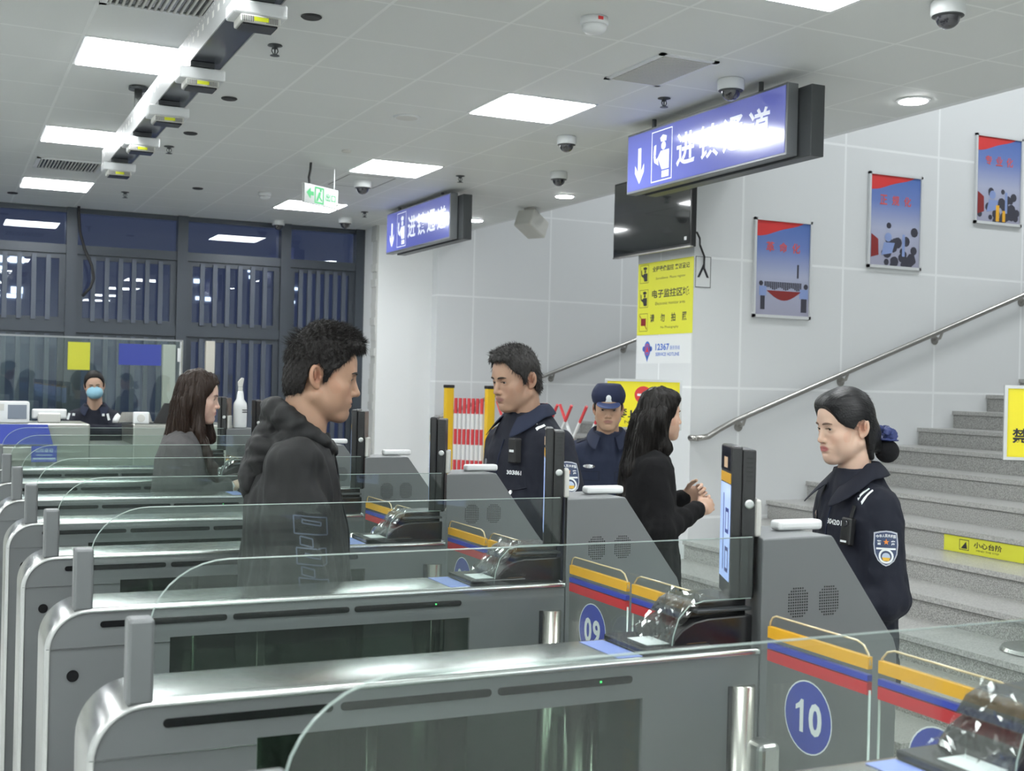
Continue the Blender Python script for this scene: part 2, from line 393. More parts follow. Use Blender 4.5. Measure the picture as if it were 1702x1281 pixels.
    for sgn, y0 in ((-1, 0.0), (1, W_)):
        gbuild(MB().tube([(1.742, y0-sgn*.008, FZ+.03), (1.742, y0-sgn*.008, .916)], .033, 24), 'hinge_column', M['tube'], r, smooth=True)
        h = gbuild(MB().box((1.738, min(y0, y0+sgn*.075), .60), (1.800, max(y0, y0+sgn*.075), .795)), 'hinge_clamp', M['steel'], r, bevel=.012, seg=3)
        ya, yb = (-.030, -.375) if sgn < 0 else (W_+.030, W_+.375)
        wp = [(ya, .05), (ya, 1.055)]+[(ya+(yb-ya)*.07*(1-math.cos(R(a))), 1.055+.032*math.sin(R(a))) for a in (30, 60, 90)] + \
             [(yb-(yb-ya)*.12*(1-math.sin(R(a))), 1.087-.045*(1-math.cos(R(a)))) for a in (0, 30, 60, 90)]+[(yb, .05)]
        wm = MB(); n = len(wp); wm.v = [(1.786, y, z) for y, z in wp]+[(1.796, y, z) for y, z in wp]
        wm.f = [tuple(range(n)), tuple(range(2*n-1, n-1, -1))]+[(i, (i+1) % n, n+(i+1) % n, n+i) for i in range(n)]
        wg = gbuild(wm, 'door_wing', M['wing'], r); wg['side'] = sgn; tag(wg, 'clear acrylic flap with amber edge')
        gbuild(MB().tube([(1.791, y, z) for y, z in wp[1:9]], .0026, 6), 'amber_edge', M['amber'], wg, smooth=True)
        gbuild(MB().tube([(1.791, wp[8][0], .99), (1.791, wp[8][0], .06)], .0028, 6), 'clear_edge', M['glass_edge'], wg, smooth=True)
        for nm, za, zb in (('yellow', 1.034, 1.060), ('blue', 1.009, 1.022), ('red', .980, 1.006)):
            gbuild(MB().box((1.7845, min(ya, yb)+.001, za), (1.7975, max(ya, yb)-.001, zb)), nm+'_stripe', M[nm], wg)
    # document scanner on the rail
    sc_ = gbuild(MB().box((1.475, .020, 1.002), (1.66, .205, 1.018)), 'document_scanner', M['black'], r, bevel=.003)
    gbuild(MB().box((1.50, .045, 1.0185), (1.60, .135, 1.0195)), 'paper_label', M['numeral'], sc_)
    gbuild(MB().box((1.60, .03, 1.0185), (1.655, .195, 1.0195)), 'brown_film', M_['brown'], sc_)
    gbuild(MB().box((1.405, .015, 1.0025), (1.470, .200, 1.0032)), 'blue_sticker', M_['sticker'], r)
    prof = [(1.553, 1.003), (1.566, 1.030), (1.588, 1.052), (1.622, 1.068), (1.66, 1.074), (1.787, 1.076), (1.787, 1.003)]
    gbuild(MB().prism(prof, .032, .20), 'scanner_housing', M['black'], r, bevel=.003)
    gbuild(MB().prism([(1.60, 1.07), (1.625, 1.100), (1.65, 1.110), (1.787, 1.112), (1.787, 1.07)], .06, .20), 'scanner_hood', M['black'], r, bevel=.003)
    gbuild(MB().box((1.63, .035, 1.086), (1.787, .062, 1.094)), 'hood_ledge', M['gate_dark'], r, bevel=.002)
    # crumpled clear film over its mouth
    f = MB(); nu, nv = 14, 12; rr = random.Random(3)
    for i in range(nu+1):
        for j in range(nv+1):
            u, v_ = i/nu, j/nv
            x = 1.535+.115*u+rr.uniform(-.004, .004); z = 1.022+.105*u**1.1+rr.uniform(-.0045, .0045)+.010*math.sin(v_*9+u*5)*(1-u)
            f.v.append((x, .03+.165*v_, z))
    f.f = [(i*(nv+1)+j, i*(nv+1)+j+1, (i+1)*(nv+1)+j+1, (i+1)*(nv+1)+j) for i in range(nu) for j in range(nv)]
    gbuild(f, 'plastic_film', M['film'], r)
    # kiosk body
    kp = [(1.787, FZ+.02), (1.787, 1.262), (1.990, 1.264)]+[(1.990+.014*math.sin(R(a)), 1.250+.014*math.cos(R(a))) for a in (25, 50)] + \
         [(2.180, 1.022), (2.200, .998), (2.210, .970), (2.212, .94), (2.212, FZ+.02)]
    km = MB().prism(kp, 0, W_); km.v = [(x+.107, y, z) if (x == 1.787 and y > .1) else (x, y, z) for x, y, z in km.v]   # its left side is cut on the slant
    kb = gbuild(km, 'kiosk_body', M['gate'], r, bevel=.003)
    for cx in (1.896, 1.990):
        gr = MB()
        for i in range(-5, 6):
            for j in range(-5, 6):
                if i*i+j*j <= 29 and abs(i) < 5 and abs(j) <= 5:
                    gr.lathe([(.0021, 0), (.0021, .001)], (cx+i*.0068, -.0006, 1.105+j*.0068), 6, 'Y')
        gbuild(gr, 'speaker_grille', M['slot'], kb)
    # face terminal, turned towards the lane behind
    a = math.atan2(.9, .437); T = Matrix.Translation((1.738, .062, 0)) @ Matrix.Rotation(a-math.pi/2, 4, 'Z')
    # local: +y = along the screen, +x = away from the screen
    t = gbuild(MB().box((0, 0, 1.110), (.026, .16, 1.480), T), 'face_terminal', M['black'], r, bevel=.004, seg=3)
    gbuild(MB().box((.026, .006, 1.112), (.060, .154, 1.472), T), 'terminal_back', M['black'], t, bevel=.003)
    gbuild(MB().box((-.0012, .010, 1.150), (0, .150, 1.385), T), 'screen', M_['screen'], t)
    gbuild(MB().box((-.0014, .010, 1.388), (0, .150, 1.412), T), 'yellow_label', M['yellow'], t)
    gbuild(MB().box((-.0014, .008, 1.418), (0, .152, 1.475), T), 'camera_window', M_['lens'], t)
    gbuild(MB().box((-.002, .058, 1.424), (-.0005, .104, 1.450), T), 'camera_glow', M_['warm'], t)
    sb = MB()
    for z in (1.20, 1.295):
        for q in (sb,): frame_rect(q, T @ Vector((-.0016, .048, z)), T.to_3x3() @ EY, EZ, .05, .062, .010)
    sb.box((-.0016, .095, 1.17), (-.0013, .105, 1.36), T)
    gbuild(sb, 'screen_text', M_['scrtext'], t)
    lk = MB().lathe([(.011, 0), (.011, .002), (.008, .003)], (0, 0, 0), 20, 'Y')
    lk.v = [tuple(T @ (Vector((v_[0]+.045, -v_[1]+.0055, v_[2]+1.34)))) for v_ in lk.v]
    gbuild(lk, 'terminal_lock', M['steel'], t)
    vt = MB()
    for i in range(6): vt.box((.038, .0045, 1.395+i*.011), (.052, .0062, 1.3975+i*.011), T @ Matrix.Rotation(0, 4, 'X'))
    gbuild(vt, 'vent_slots', M['slot'], t)
    gbuild(MB().box((.061, .02, 1.26), (.078, .10, 1.35), T), 'cable_box', M['cream'], r, bevel=.004)
    return r
def img_mat(name, base, st):
    m = mat(name, base, .2, emit=base, est=st); return m
M_ = dict(led=emis('green_led', (.1, 1, .25), 1.2), brown=mat('brown_film', (.13, .075, .04), .2, coat=1), sticker=mat('blue_sticker', (.25, .33, .75), .3),
          screen=None, lens=mat('dark_lens', (.02, .02, .025), .05, coat=1), warm=emis('camera_lamp', (1, .75, .5), .55), scrtext=mat('screen_text', (.05, .08, .3), .3))
sm = mat('terminal_screen', (.2, .3, .6), .15); nt, bs = nodes(sm)
tcn = nt.nodes.new('ShaderNodeTexCoord'); nn = nt.nodes.new('ShaderNodeTexNoise'); nn.inputs['Scale'].default_value = 9
cr = nt.nodes.new('ShaderNodeValToRGB'); cr.color_ramp.elements[0].color = (.20, .34, .75, 1); cr.color_ramp.elements[1].color = (.60, .70, .95, 1)
nt.links.new(tcn.outputs['Object'], nn.inputs[0]); nt.links.new(nn.outputs[0], cr.inputs[0]); nt.links.new(cr.outputs[0], bs.inputs['Emission Color']); bs.inputs['Emission Strength'].default_value = .75
M_['screen'] = sm
proto = make_gate()
def lane_marks(root, k):
    """number disc and lettering on both flaps; k = the gate's own lane"""
    for wgo in [c for c in root.children if c.name.startswith('door_wing')]:
        sgn = wgo['side']; lane = k if sgn < 0 else k-1
        yc = -.185 if sgn < 0 else W_+.20
        num = '%02d' % lane; u = -EY
        a = MB(); disc(a, (1.7838, yc, .884), u, EZ, .080); b_ = MB(); put_digits(b_, num, (1.7830, yc, .884), u, EZ, .074, .104)
        ring(b_, (1.7834, yc, .884), u, EZ, .0825, .003)
        gbuild(a, 'number_disc', M['disc'], wgo); gbuild(b_, 'lane_number', M['numeral'], wgo)
        t = MB()
        for i, ch in enumerate('每次限一人'): put_text(t, ch, (1.7838, yc+.02*sgn, .735-.0875*i), u, EZ, h=.07 if ch != '一' else .009, w=.062)
        gbuild(t, 'lettering', M['orange'], wgo)
words_ = {11: 'grey e-gate cabinet nearest the viewer, only its glass and scanner in frame'}
def gate_label(k):
    if k == 11: return words_[11]
    if k == 10: return 'grey e-gate cabinet of lane 10, largest kiosk, beside the policewoman with the bun'
    if k == 9: return 'grey e-gate cabinet of lane 09, standing just behind the lane 10 cabinet'
    if k == 8: return 'grey e-gate cabinet of lane 08, its kiosk in front of the bareheaded policeman'
    if k == 7: return 'grey e-gate cabinet with its kiosk in front of the bright white column'
    if k == 6: return 'grey e-gate cabinet whose kiosk is half hidden behind the hooded man, no bottle on it'
    if k == 5: return 'grey e-gate cabinet directly behind the woman in the grey sweater'
    if k == 4: return 'grey e-gate cabinet with a white spray bottle standing on its kiosk'
    return 'farthest grey e-gate cabinet, next to the officer counter'
gates = {}
for i, k in enumerate(range(11, 3, -1)):
    gt = proto if i == 0 else copy_tree(proto)
    gt.location = (OX, (2.38+(10-k))*S, 0); tag(gt, gate_label(k), 'ticket gate', 'grey e-gate cabinets in a row'); gates[k] = gt
for k, gt in gates.items(): lane_marks(gt, k)
for k in (10, 9, 8, 7, 6, 5):
    y = (2.38+(10-k))*S
    lab = {10: 'white flat plastic box on top of the lane 10 kiosk, beside the policewoman', 9: 'white flat plastic box on the lane 09 kiosk, in front of the long-haired woman',
           8: 'white flat plastic box on the lane 08 kiosk, below the yellow barrier posts', 7: 'white flat plastic box on the kiosk in front of the white column',
           6: 'white flat plastic box on the kiosk just right of the hooded man', 5: 'white flat plastic box on a kiosk behind the head of the hooded man'}[k]
    wb = MB().box((0, 0, 0), (.108, .032, .020)).build('white_box', M['white'], loc=(1.914*S, y+.080, 1.62-(1.62-1.2645)*S), bevel=.007, seg=3)
    tag(wb, lab, 'plastic box', 'white boxes on the kiosks')
M_['beam'] = mat('beam_underside', (.085, .095, .12), .22, .6); M_['ysticker'] = mat('yellow_green_sticker', (.75, .80, .02), .5)
M_['signface'] = mat('sign_face_blue', (.07, .085, .30), .14, emit=(.17, .19, .55), est=.40, spec=.9, coat=.3)
M_['signwhite'] = mat('sign_face_white', (.75, .78, .85), .15, emit=(.8, .85, 1), est=.38)
M_['signcase'] = mat('sign_case_grey', (.18, .19, .20), .35, .5)
M_['greyplate'] = mat('grey_plate', (.30, .31, .31), .4); M_['exitplate'] = mat('exit_plate', (.26, .28, .27), .35); M_['tv'] = mat('tv_screen', (.012, .014, .014), .08, coat=1); M_['clearsheet'] = mat('clear_sheet', (.70, .72, .72), .3)
M_['sheetblue'] = mat('sheet_blue', (.06, .16, .55), .4); M_['maroon'] = mat('print_maroon', (.25, .03, .03), .3)
M_['gscreen'] = mat('grey_screen', (.22, .25, .30), .2); M_['boardblue'] = mat('board_blue', (.045, .07, .38), .4); M_['patchgrey'] = mat('sign_grey', (.4, .5, .6), .5); M_['beige'] = mat('beige_panel', (.50, .48, .42), .5)
M_['ctr'] = brushed('counter_steel', (.50, .51, .47), .35, (1, 1, 30)); M_['greyrail'] = mat('grey_rail', (.30, .32, .33), .4, .5)
# ------------------------------------------------------------------ ceiling lights
def panel_light(x, y, label):
    r = empty('ceiling_light', (x, y, CZ), label, 'ceiling light', 'square led ceiling panels')
    MB().box((-.29, -.30, -.006), (.29, .30, .0)).build('frame', M['white'], r)
    MB().box((-.275, -.285, -.009), (.275, .285, -.006)).build('diffuser', M['panel'], r)
    return r
rear = 'square led ceiling panel of the hall behind the viewer'
for x in (-3.6, -1.35, .9, 3.17):
    for y in (-2.9, -.9, 1.47, 4.17, 6.57, 8.97, 11.37):
        lab = rear
        if x == .9: lab = {6.57: 'square ceiling light behind the near half of the antenna beam', 8.97: 'square ceiling light touching the far end of the antenna beam', 11.37: 'square ceiling light at the far left, nearest the windows'}.get(y, rear)
        elif x == 3.17: lab = {4.17: 'square ceiling light cut by the top edge of the photo', 6.57: 'largest whole square ceiling light, left of the near hanging sign', 8.97: 'square ceiling light just above the dome camera with the ceiling hatch', 11.37: 'square ceiling light just behind the green exit sign'}.get(y, rear)
        panel_light(x, y-(.25 if (x > 3 and y == 4.17) else 0), lab)
def area(x, y, z, sx, sy, p):
    l = bpy.data.lights.new('stairwell_lamp', 'AREA'); l.shape = 'RECTANGLE'; l.size = sx; l.size_y = sy; l.energy = p; l.color = (.95, .98, 1)
    o = bpy.data.objects.new('stairwell_lamp', l); C.objects.link(o); o.location = (x, y, z)
for x, y in ((7, 5.5), (10, 5.5), (13, 5.5), (8, 10), (12, 10), (8, 0)): area(x, y, 6.15, 1.2, .6, 60)
for x, y, t in ((4.92, 5.27, 'round downlight at the right, above the posters'), (4.90, 9.45, 'round downlight between the box speaker and the near hanging sign'), (4.88, 11.36, 'round downlight right of the far hanging sign'), (4.93, 3.2, 'round downlight at the stair edge, out of frame')):
    r = empty('downlight', (x, y, CZ), t, 'downlight', 'round downlights by the stair edge')
    MB().lathe([(.095, 0), (.095, -.006), (.080, -.010)]).build('trim_ring', M['white'], r, smooth=False)
    MB().lathe([(.078, -.006), (.076, -.014)]).build('lens', M['down'], r)
# ------------------------------------------------------------------ small ceiling fittings
for x, y, t in ((1.498, 5.421, 'black round ceiling hole nearest the top edge, right of the antenna beam'), (1.52, 7.252, 'black round ceiling hole level with the second antenna box'),
                (1.511, 8.426, 'black round ceiling hole level with the third antenna box'), (2.021, 10.864, 'black round ceiling hole left of the exit sign'), (.584, 12.125, 'black round ceiling hole above the leftmost window')):
    tag(MB().lathe([(.045, 0), (.048, -.004), (.040, -.010)]).build('ceiling_sensor', M['blackm'], loc=(x, y, CZ)), t, 'ceiling sensor', 'black round ceiling sensors')
def sprinkler(x, y, t):
    r = empty('sprinkler', (x, y, CZ), t, 'sprinkler', 'ceiling sprinklers')
    MB().lathe([(.035, 0), (.037, -.004), (.015, -.010), (.011, -.02)], n=16).build('escutcheon', M['gate_dark'], r, smooth=True)
    MB().tube([(-.012, 0, -.015), (-.016, 0, -.03), (-.004, 0, -.05)], .003, 6).tube([(.012, 0, -.015), (.016, 0, -.03), (.004, 0, -.05)], .003, 6).tube([(0, 0, -.015), (0, 0, -.05)], .004, 6).build('head', M['gate_dark'], r)
    MB().lathe([(.022, -.050), (.024, -.053), (.004, -.055)], n=16).build('deflector', M['gate_dark'], r)
for x, y, t in ((1.472, 5.98, 'ceiling sprinkler below the nearest black sensor hole'), (1.466, 9.003, 'ceiling sprinkler right of the far half of the antenna beam'), (1.492, 11.479, 'ceiling sprinkler near the far left ceiling light'),
                (3.731, 9.007, 'ceiling sprinkler above the far hanging sign'), (3.744, 11.459, 'small ceiling sprinkler left of the far hanging sign'), (3.706, 5.946, 'ceiling sprinkler above the near hanging sign')): sprinkler(x, y, t)
r = empty('smoke_detector', (2.624, 4.812, CZ), 'white domed smoke detector with a red mark, near the top edge', 'smoke detector')
MB().lathe([(.062, 0), (.064, -.028), (.058, -.034)], n=32).build('base', M['white'], r, smooth=True)
MB().lathe([(.057, -.034), (.054, -.052), (.040, -.066), (.015, -.072)], n=32).build('dome', M['white'], r, smooth=True)
MB().box((-.014, -.0655, -.022), (.010, -.062, -.008)).build('red_mark', M['sred'], r)
r = empty('ceiling_speaker', (2.605, 7.181, CZ), 'flat round white ceiling speaker left of the largest ceiling light', 'ceiling speaker')
MB().lathe([(.085, 0), (.087, -.006), (.075, -.012), (.070, -.010)], n=32).build('rim', M['white'], r, smooth=True)
MB().lathe([(.070, -.006), (.068, -.011)], n=32).build('cone_cover', M['cream'], r)
tag(MB().lathe([(.035, 0), (.036, -.010), (.026, -.016)], n=24).build('ceiling_sensor', M['cream'], loc=(2.619, 8.464, CZ)), 'small cream ceiling knob between the exit sign and the flat speaker', 'ceiling sensor')
r = empty('smoke_detector', (2.594, 10.788, CZ), 'small white smoke detector left of the exit sign', 'smoke detector')
MB().lathe([(.055, 0), (.057, -.024), (.05, -.03)], n=24).build('base', M['white'], r, smooth=True)
MB().lathe([(.048, -.03), (.042, -.05), (.02, -.062)], n=24).build('dome', M['white'], r, smooth=True)
def dome_cam(x, y, t, s_=1.0):
    r = empty('dome_camera', (x, y, CZ), t, 'security camera', 'ceiling dome cameras')
    MB().lathe([(.060*s_, 0), (.064*s_, -.006), (.064*s_, -.048*s_), (.058*s_, -.056*s_)], n=32).build('housing', M['white'], r, smooth=True)
    d = MB().lathe([(.048*s_, -.054*s_)]+[(.046*s_*math.cos(R(a)), -.060*s_-.044*s_*math.sin(R(a))) for a in range(0, 86, 12)], n=28).build('dome', M_['lens'], r, smooth=True)
    MB().lathe([(.058*s_, -.050*s_), (.060*s_, -.056*s_), (.050*s_, -.060*s_)], n=28).build('bezel', M['gate_dark'], r, smooth=True)
for x, y, t, s_ in ((3.737, 7.197, 'dome camera below the largest ceiling light, left of the near hanging sign', 1), (4.317, 8.431, 'dome camera just above the middle downlight', 1.05), (3.137, 9.669, 'dome camera on a ceiling hatch, right of the exit sign', 1.1),
                    (3.718, 12.002, 'dome camera at the top of the window wall, below the exit sign', 1.05), (3.181, 12.6, 'dome camera at the window wall, left of the exit sign', 1), (3.783, 5.407, 'dome camera directly above the near hanging sign', 1.1), (3.801, 3.881, 'dome camera at the top right edge of the photo', 1.1)):
    dome_cam(x, y, t, s_)
hb = MB(); frame_rect(hb, (3.14, 9.72, CZ-.001), EX, EY, .40, .60, .012); tag(hb.build('ceiling_hatch', M['nose']), 'thin dark outline of a ceiling hatch around a dome camera', 'ceiling hatch')
def vent(x, y, sx, sy, n, t, along='X'):
    r = empty('ceiling_vent', (x, y, CZ), t, 'air vent', 'ceiling air vents')
    f = MB(); frame_rect(f, (0, 0, -.004), EX, EY, sx, sy, .03); f2 = MB()
    a, b = sx/2, sy/2
    for u0, u1, v0, v1 in ((-a, a, -b, -b+.03), (-a, a, b-.03, b), (-a, -a+.03, -b, b), (a-.03, a, -b, b)): f2.box((u0, v0, -.008), (u1, v1, 0))
    f2.build('frame', M['white'], r)
    MB().box((-a+.03, -b+.03, -.002), (a-.03, b-.03, 0)).build('duct', M['slot'], r)
    s_ = MB()
    for i in range(n):
        v_ = -b+.04+(sy-.08)*i/(n-1) if along == 'X' else -a+.04+(sx-.08)*i/(n-1)
        if along == 'X': s_.box((-a+.03, v_-.0045, -.012), (a-.03, v_+.0045, -.002))
        else: s_.box((v_-.0045, -b+.03, -.012), (v_+.0045, b-.03, -.002))
    s_.build('slats', M['cream'], r)
vent(3.355, 5.43, .34, .58, 26, 'ceiling air vent left of the near hanging sign')
vent(.86, 5.52, .50, .34, 16, 'ceiling air vent at the top edge, left of the antenna beam', 'Y'); vent(.90, 10.25, .50, .50, 18, 'ceiling air vent beside the far end of the antenna beam', 'Y')
# ------------------------------------------------------------------ antenna beam
r = empty('antenna_beam', (.97, 4.0, 2.95), 'long dark beam with punched white side, hung below the ceiling over the gates', 'beam')
MB().box((-.035, -.9, -.01), (.10, 4.30, 0)).build('bottom_plate', M_['beam'], r)
wp_ = MB().box((-.04, -.9, -.012), (-.035, 4.30, .11)).box((.10, -.9, -.012), (.104, 4.30, .06)).build('side_plate', M_['greyplate'], r)
ph = MB()
for i in range(52): ph.box((-.0405, -.85+i*.1, .05), (-.040, -.82+i*.1, .075)); 
for i in range(104): ph.lathe([(.004, 0), (.004, .0006)], (-.0408, -.86+i*.05, .095), 6, 'X')
ph.build('punched_holes', M['cream'], wp_)
def pole(y):
    q = MB().tube([(.03, y, .0), (.03, y, CZ-2.95)], .022, 16).build('hanger_pole', M['steel'], r, smooth=True)
    MB().lathe([(.055, 0), (.055, .012), (.02, .02)], (.03, y, CZ-2.95-.022), 20).build('ceiling_flange', M['gate_dark'], q)
pole(3.23); pole(.2)
AP = [(4.25, 'nearest and largest white antenna box under the beam'), (5.27, 'second nearest white antenna box under the beam'), (6.09, 'middle white antenna box under the beam'), (6.95, 'fourth white antenna box under the beam, beside a ceiling light'), (7.87, 'farthest white antenna box at the end of the beam')]
for y, t in AP:
    q = empty('antenna_box', (.97, y, 2.935), t, 'antenna', 'white antenna boxes under the beam')
    MB().box((-.085, -.06, -.072), (.105, .07, -.022)).build('housing', M['white'], q, bevel=.008)
    MB().box((-.04, -.05, -.018), (.06, .05, .003)).build('bracket', M['gate_dark'], q)
    lo = MB().box((-.060, -.065, -.100), (.080, .05, -.072)).build('sensor_head', M['cream'], q, bevel=.006)
    MB().box((-.050, -.055, -.106), (.070, .04, -.100)).build('sensor_lens', M['slot'], lo)
    MB().box((-.014, -.0675, -.094), (.036, -.065, -.080)).build('yellow_sticker', M_['ysticker'], lo)
    vs2 = MB()
    for i in range(-9, 12):
        if not -3 < i < 8-3: vs2.box((i*.006, -.0665, -.098), (i*.006+.002, -.0645, -.078))
    vs2.build('vents', M['gate_dark'], lo)
# ------------------------------------------------------------------ hanging signs
def hang_sign(x, ya, yb, z0, z1, t):
    """front face looks to -X"""
    r = empty('hanging_sign', (x, (ya+yb)/2, CZ), t, 'sign', 'blue lit direction signs')
    w_, h_ = yb-ya, z1-z0; zc = (z0+z1)/2-CZ
    MB().box((0, -w_/2, zc-h_/2), (.07, w_/2, zc+h_/2)).build('sign_case', M_['signcase'], r, bevel=.004)
    MB().box((.075, -w_/2-.10, zc-h_/2-.012), (.16, w_/2-.10, zc+h_/2-.02)).build('rear_sign_case', M['gate_dark'], r, bevel=.004)
    f = MB().box((-.003, -w_/2+.014, zc-h_/2+.014), (0, w_/2-.014, zc+h_/2-.014)).build('sign_face', M_['signface'], r)
    for y in (-w_*.33, w_*.34):
        MB().tube([(.035, y, zc+h_/2-.01), (.035, y, 0)], .014, 10).build('hanger_rod', M['gate_dark'], r)
    c = Vector((-.0045, 0, zc)); u = -EY; k = h_/.39
    def P(a, b): return c+u*a*k+EZ*b*k           # a to the right, b up, in metres for the .39 m face
    a0 = -w_/2/k
    g1 = MB(); ax = a0+.165
    g1.poly([P(ax-.018, .085), P(ax+.018, .085), P(ax+.018, -.085), P(ax, -.135), P(ax-.018, -.085)])
    g1.poly([P(ax-.018, -.07), P(ax-.055, -.02), P(ax-.055, -.07), P(ax, -.145)]); g1.poly([P(ax+.018, -.07), P(ax, -.145), P(ax+.055, -.07), P(ax+.055, -.02)])
    g1.build('arrow', M_['signwhite'], r)
    # officer pictogram in a square
    g2 = MB(); px = a0+.43; frame_rect(g2, P(px, 0), u, EZ, .24*k, .32*k, .006*k)
    g2.poly([P(px-.02, .11), P(px+.01, .128), P(px+.055, .115), P(px+.05, .085), P(px-.01, .085)]); disc(g2, P(px+.02, .058), u, EZ, .026*k, 16)
    g2.poly([P(px-.045, -.01), P(px-.01, .028), P(px+.085, .028), P(px+.085, -.09), P(px+.005, -.09)])
    g2.poly([P(px+.005, -.10), P(px+.085, -.10), P(px+.085, -.14), P(px+.005, -.14)])
    g2.poly([P(px-.045, -.01), P(px-.035, -.06), P(px-.085, -.035), P(px-.095, .005), P(px-.075, .01), P(px-.065, -.02)])
    g2.poly([P(px-.095, .01), P(px-.07, .01), P(px-.065, .075), P(px-.09, .07)])
    g2.build('officer_pictogram', M_['signwhite'], r)
    g3 = MB()
    for i, ch in enumerate('进镇通道'): put_text(g3, ch, P(a0+.70+i*.245, 0), u, EZ, h=.20*k, w=.20*k, bold=.02)
    g3.build('sign_lettering', M_['signwhite'], r)
    return r
hang_sign(3.92, 5.10, 6.71, 2.825, 3.20, 'larger blue hanging sign with arrow and four characters, in front of the television')
hang_sign(3.90, 9.62, 11.24, 2.835, 3.225, 'smaller blue hanging sign farther back, left of the downlight')
# ------------------------------------------------------------------ exit sign
ex = empty('exit_sign', (2.64, 9.18, CZ), 'green running man exit sign hanging from the ceiling', 'exit sign')
ue = Vector((.80, .60, 0)).normalized(); ve = Vector((ue.y, -ue.x, 0)); Te = Matrix(((ue.x, -ve.x, 0, 0), (ue.y, -ve.y, 0, 0), (0, 0, 1, 0), (0, 0, 0, 1)))
ez = -.235
MB().box((-.215, -.012, ez-.075), (.215, .012, ez+.075), Te).build('sign_plate', M_['exitplate'], ex, bevel=.003)
gm = MB(); cf = lambda a, b: Te @ Vector((a, -.0135, ez+b))
uu = Te.to_3x3() @ EX
gm.poly([cf(-.19, .005), cf(-.14, .045), cf(-.14, .018), cf(-.10, .018), cf(-.10, -.012), cf(-.14, -.012), cf(-.14, -.038)])
frame_rect(gm, cf(-.03, 0), uu, EZ, .115, .125, .012)
gm.poly([cf(-.055, -.02), cf(-.035, .028), cf(-.01, .022), cf(-.02, -.008), cf(.006, -.035), cf(-.002, -.042), cf(-.033, -.015), cf(-.047, -.045), cf(-.07, -.045)])
disc(gm, cf(-.012, .040), uu, EZ, .012, 14); put_text(gm, '出口', cf(.115, 0), uu, EZ, h=.058, w=.125, bold=.01)
M_['exitgreen'] = emis('exit_green', (.22, .85, .38), .85)
gm.build('exit_symbols', M_['exitgreen'], ex)
MB().tube([cf(-.155, .075)+Vector((0, 0, 0)), cf(-.165, .12), cf(-.15, .17), Vector(cf(-.145, 0)[:2]+(0,))], .010, 8).build('cable_hanger', M['blackm'], ex)
MB().tube([cf(.155, .075), Vector(cf(.155, 0)[:2]+(0,))], .004, 8).build('rod_hanger', M['white'], ex)
MB().lathe([(.001, -.012), (.012, 0), (.001, .012)], cf(.205, -.04), 12).build('test_lamp', M['white'], ex)
# ------------------------------------------------------------------ box speaker at the ceiling edge
b = MB().box((-.13, -.10, -.085), (.13, .10, .085)); Ts = Matrix.Rotation(R(28), 4, 'Z') @ Matrix.Rotation(R(24), 4, 'Y')
r = empty('box_speaker', (5.00, 10.3, CZ), 'white box speaker bracketed under the ceiling between two downlights', 'speaker')
b.v = [tuple(Ts @ Vector(p)+Vector((0, 0, -.15))) for p in b.v]; b.build('cabinet', M['cream'], r, bevel=.015)
MB().box((-.06, -.05, -.06), (.02, .05, 0)).build('bracket', M['tube'], r)
# ------------------------------------------------------------------ television and notices on the end of the stair wall
r = empty('television', (4.70, 7.69, 2.88), 'large black television high on the end of the stair wall', 'television')
MB().box((0, -.54, -.285), (.045, .54, .29)).build('bezel', M['black'], r, bevel=.006)
MB().box((-.002, -.525, -.262), (0, .525, .275)).build('screen', M_['tv'], r)
MB().box((-.003, -.54, -.287), (.02, .54, -.277)).build('lower_trim', M['tube'], r)
MB().box((.045, -.15, -.12), (.13, .15, .12)).build('wall_bracket', M['gate_dark'], r)
MB().box((-.004, -.49, -.235), (-.002, -.46, -.21)).build('energy_sticker', M['white'], r)
tag(MB().tube([(4.76, 7.17, 2.70), (4.80, 7.19, 2.66), (4.865, 7.285, 2.63), (4.905, 7.285, 2.55), (4.905, 7.285, 2.46)], .007, 8).build('power_cable', M['blackm']), 'black power cable hanging from the television corner', 'cable')
pk = MB(); frame_rect(pk, (4.905, 7.2955, 2.44), EX, EZ, .13, .22, .004); pk.poly([(4.905-.05, 7.2950, 2.40), (4.905-.03, 7.295, 2.40), (4.905, 7.295, 2.46), (4.905+.03, 7.295, 2.40), (4.905+.05, 7.295, 2.40), (4.905, 7.295, 2.50)])
rr_ = MB().box((4.84, 7.2965, 2.33), (4.97, 7.2995, 2.55)).build('wall_tag', M_['clearsheet']); tag(rr_, 'small clear tag with a black mark, below the television cable', 'tag')
pk.build('tag_print', M['ink'], rr_)
def wall_sheet(name, x, ya, yb, z0, z1, m, label, cat): return tag(MB().box((x-.002, ya, z0), (x, yb, z1)).build(name, m), label, cat)
n1 = wall_sheet('notice_sheet', XE-.001, 7.30, 8.055, 2.005, 2.548, M['yel2'], 'yellow notice sheet with three rows of black characters, below the television', 'notice')
def officer_icon(mb, c, u, k, rows=None):
    def P(a, b): return Vector(c)+u*a*k+EZ*b*k
    mb.poly([P(-.15, .45), P(.1, .5), P(.35, .42), P(.3, .3), P(-.1, .3)]); disc(mb, P(.1, .18), u, EZ, .12*k, 10)
    mb.poly([P(-.2, -.05), P(-.05, .05), P(.4, .05), P(.4, -.5), P(.0, -.5)]); mb.poly([P(-.2, -.05), P(-.1, -.25), P(-.4, -.1), P(-.45, .3), P(-.35, .3), P(-.3, .0)])
t1 = MB(); u = -EY; xx = XE-.0035
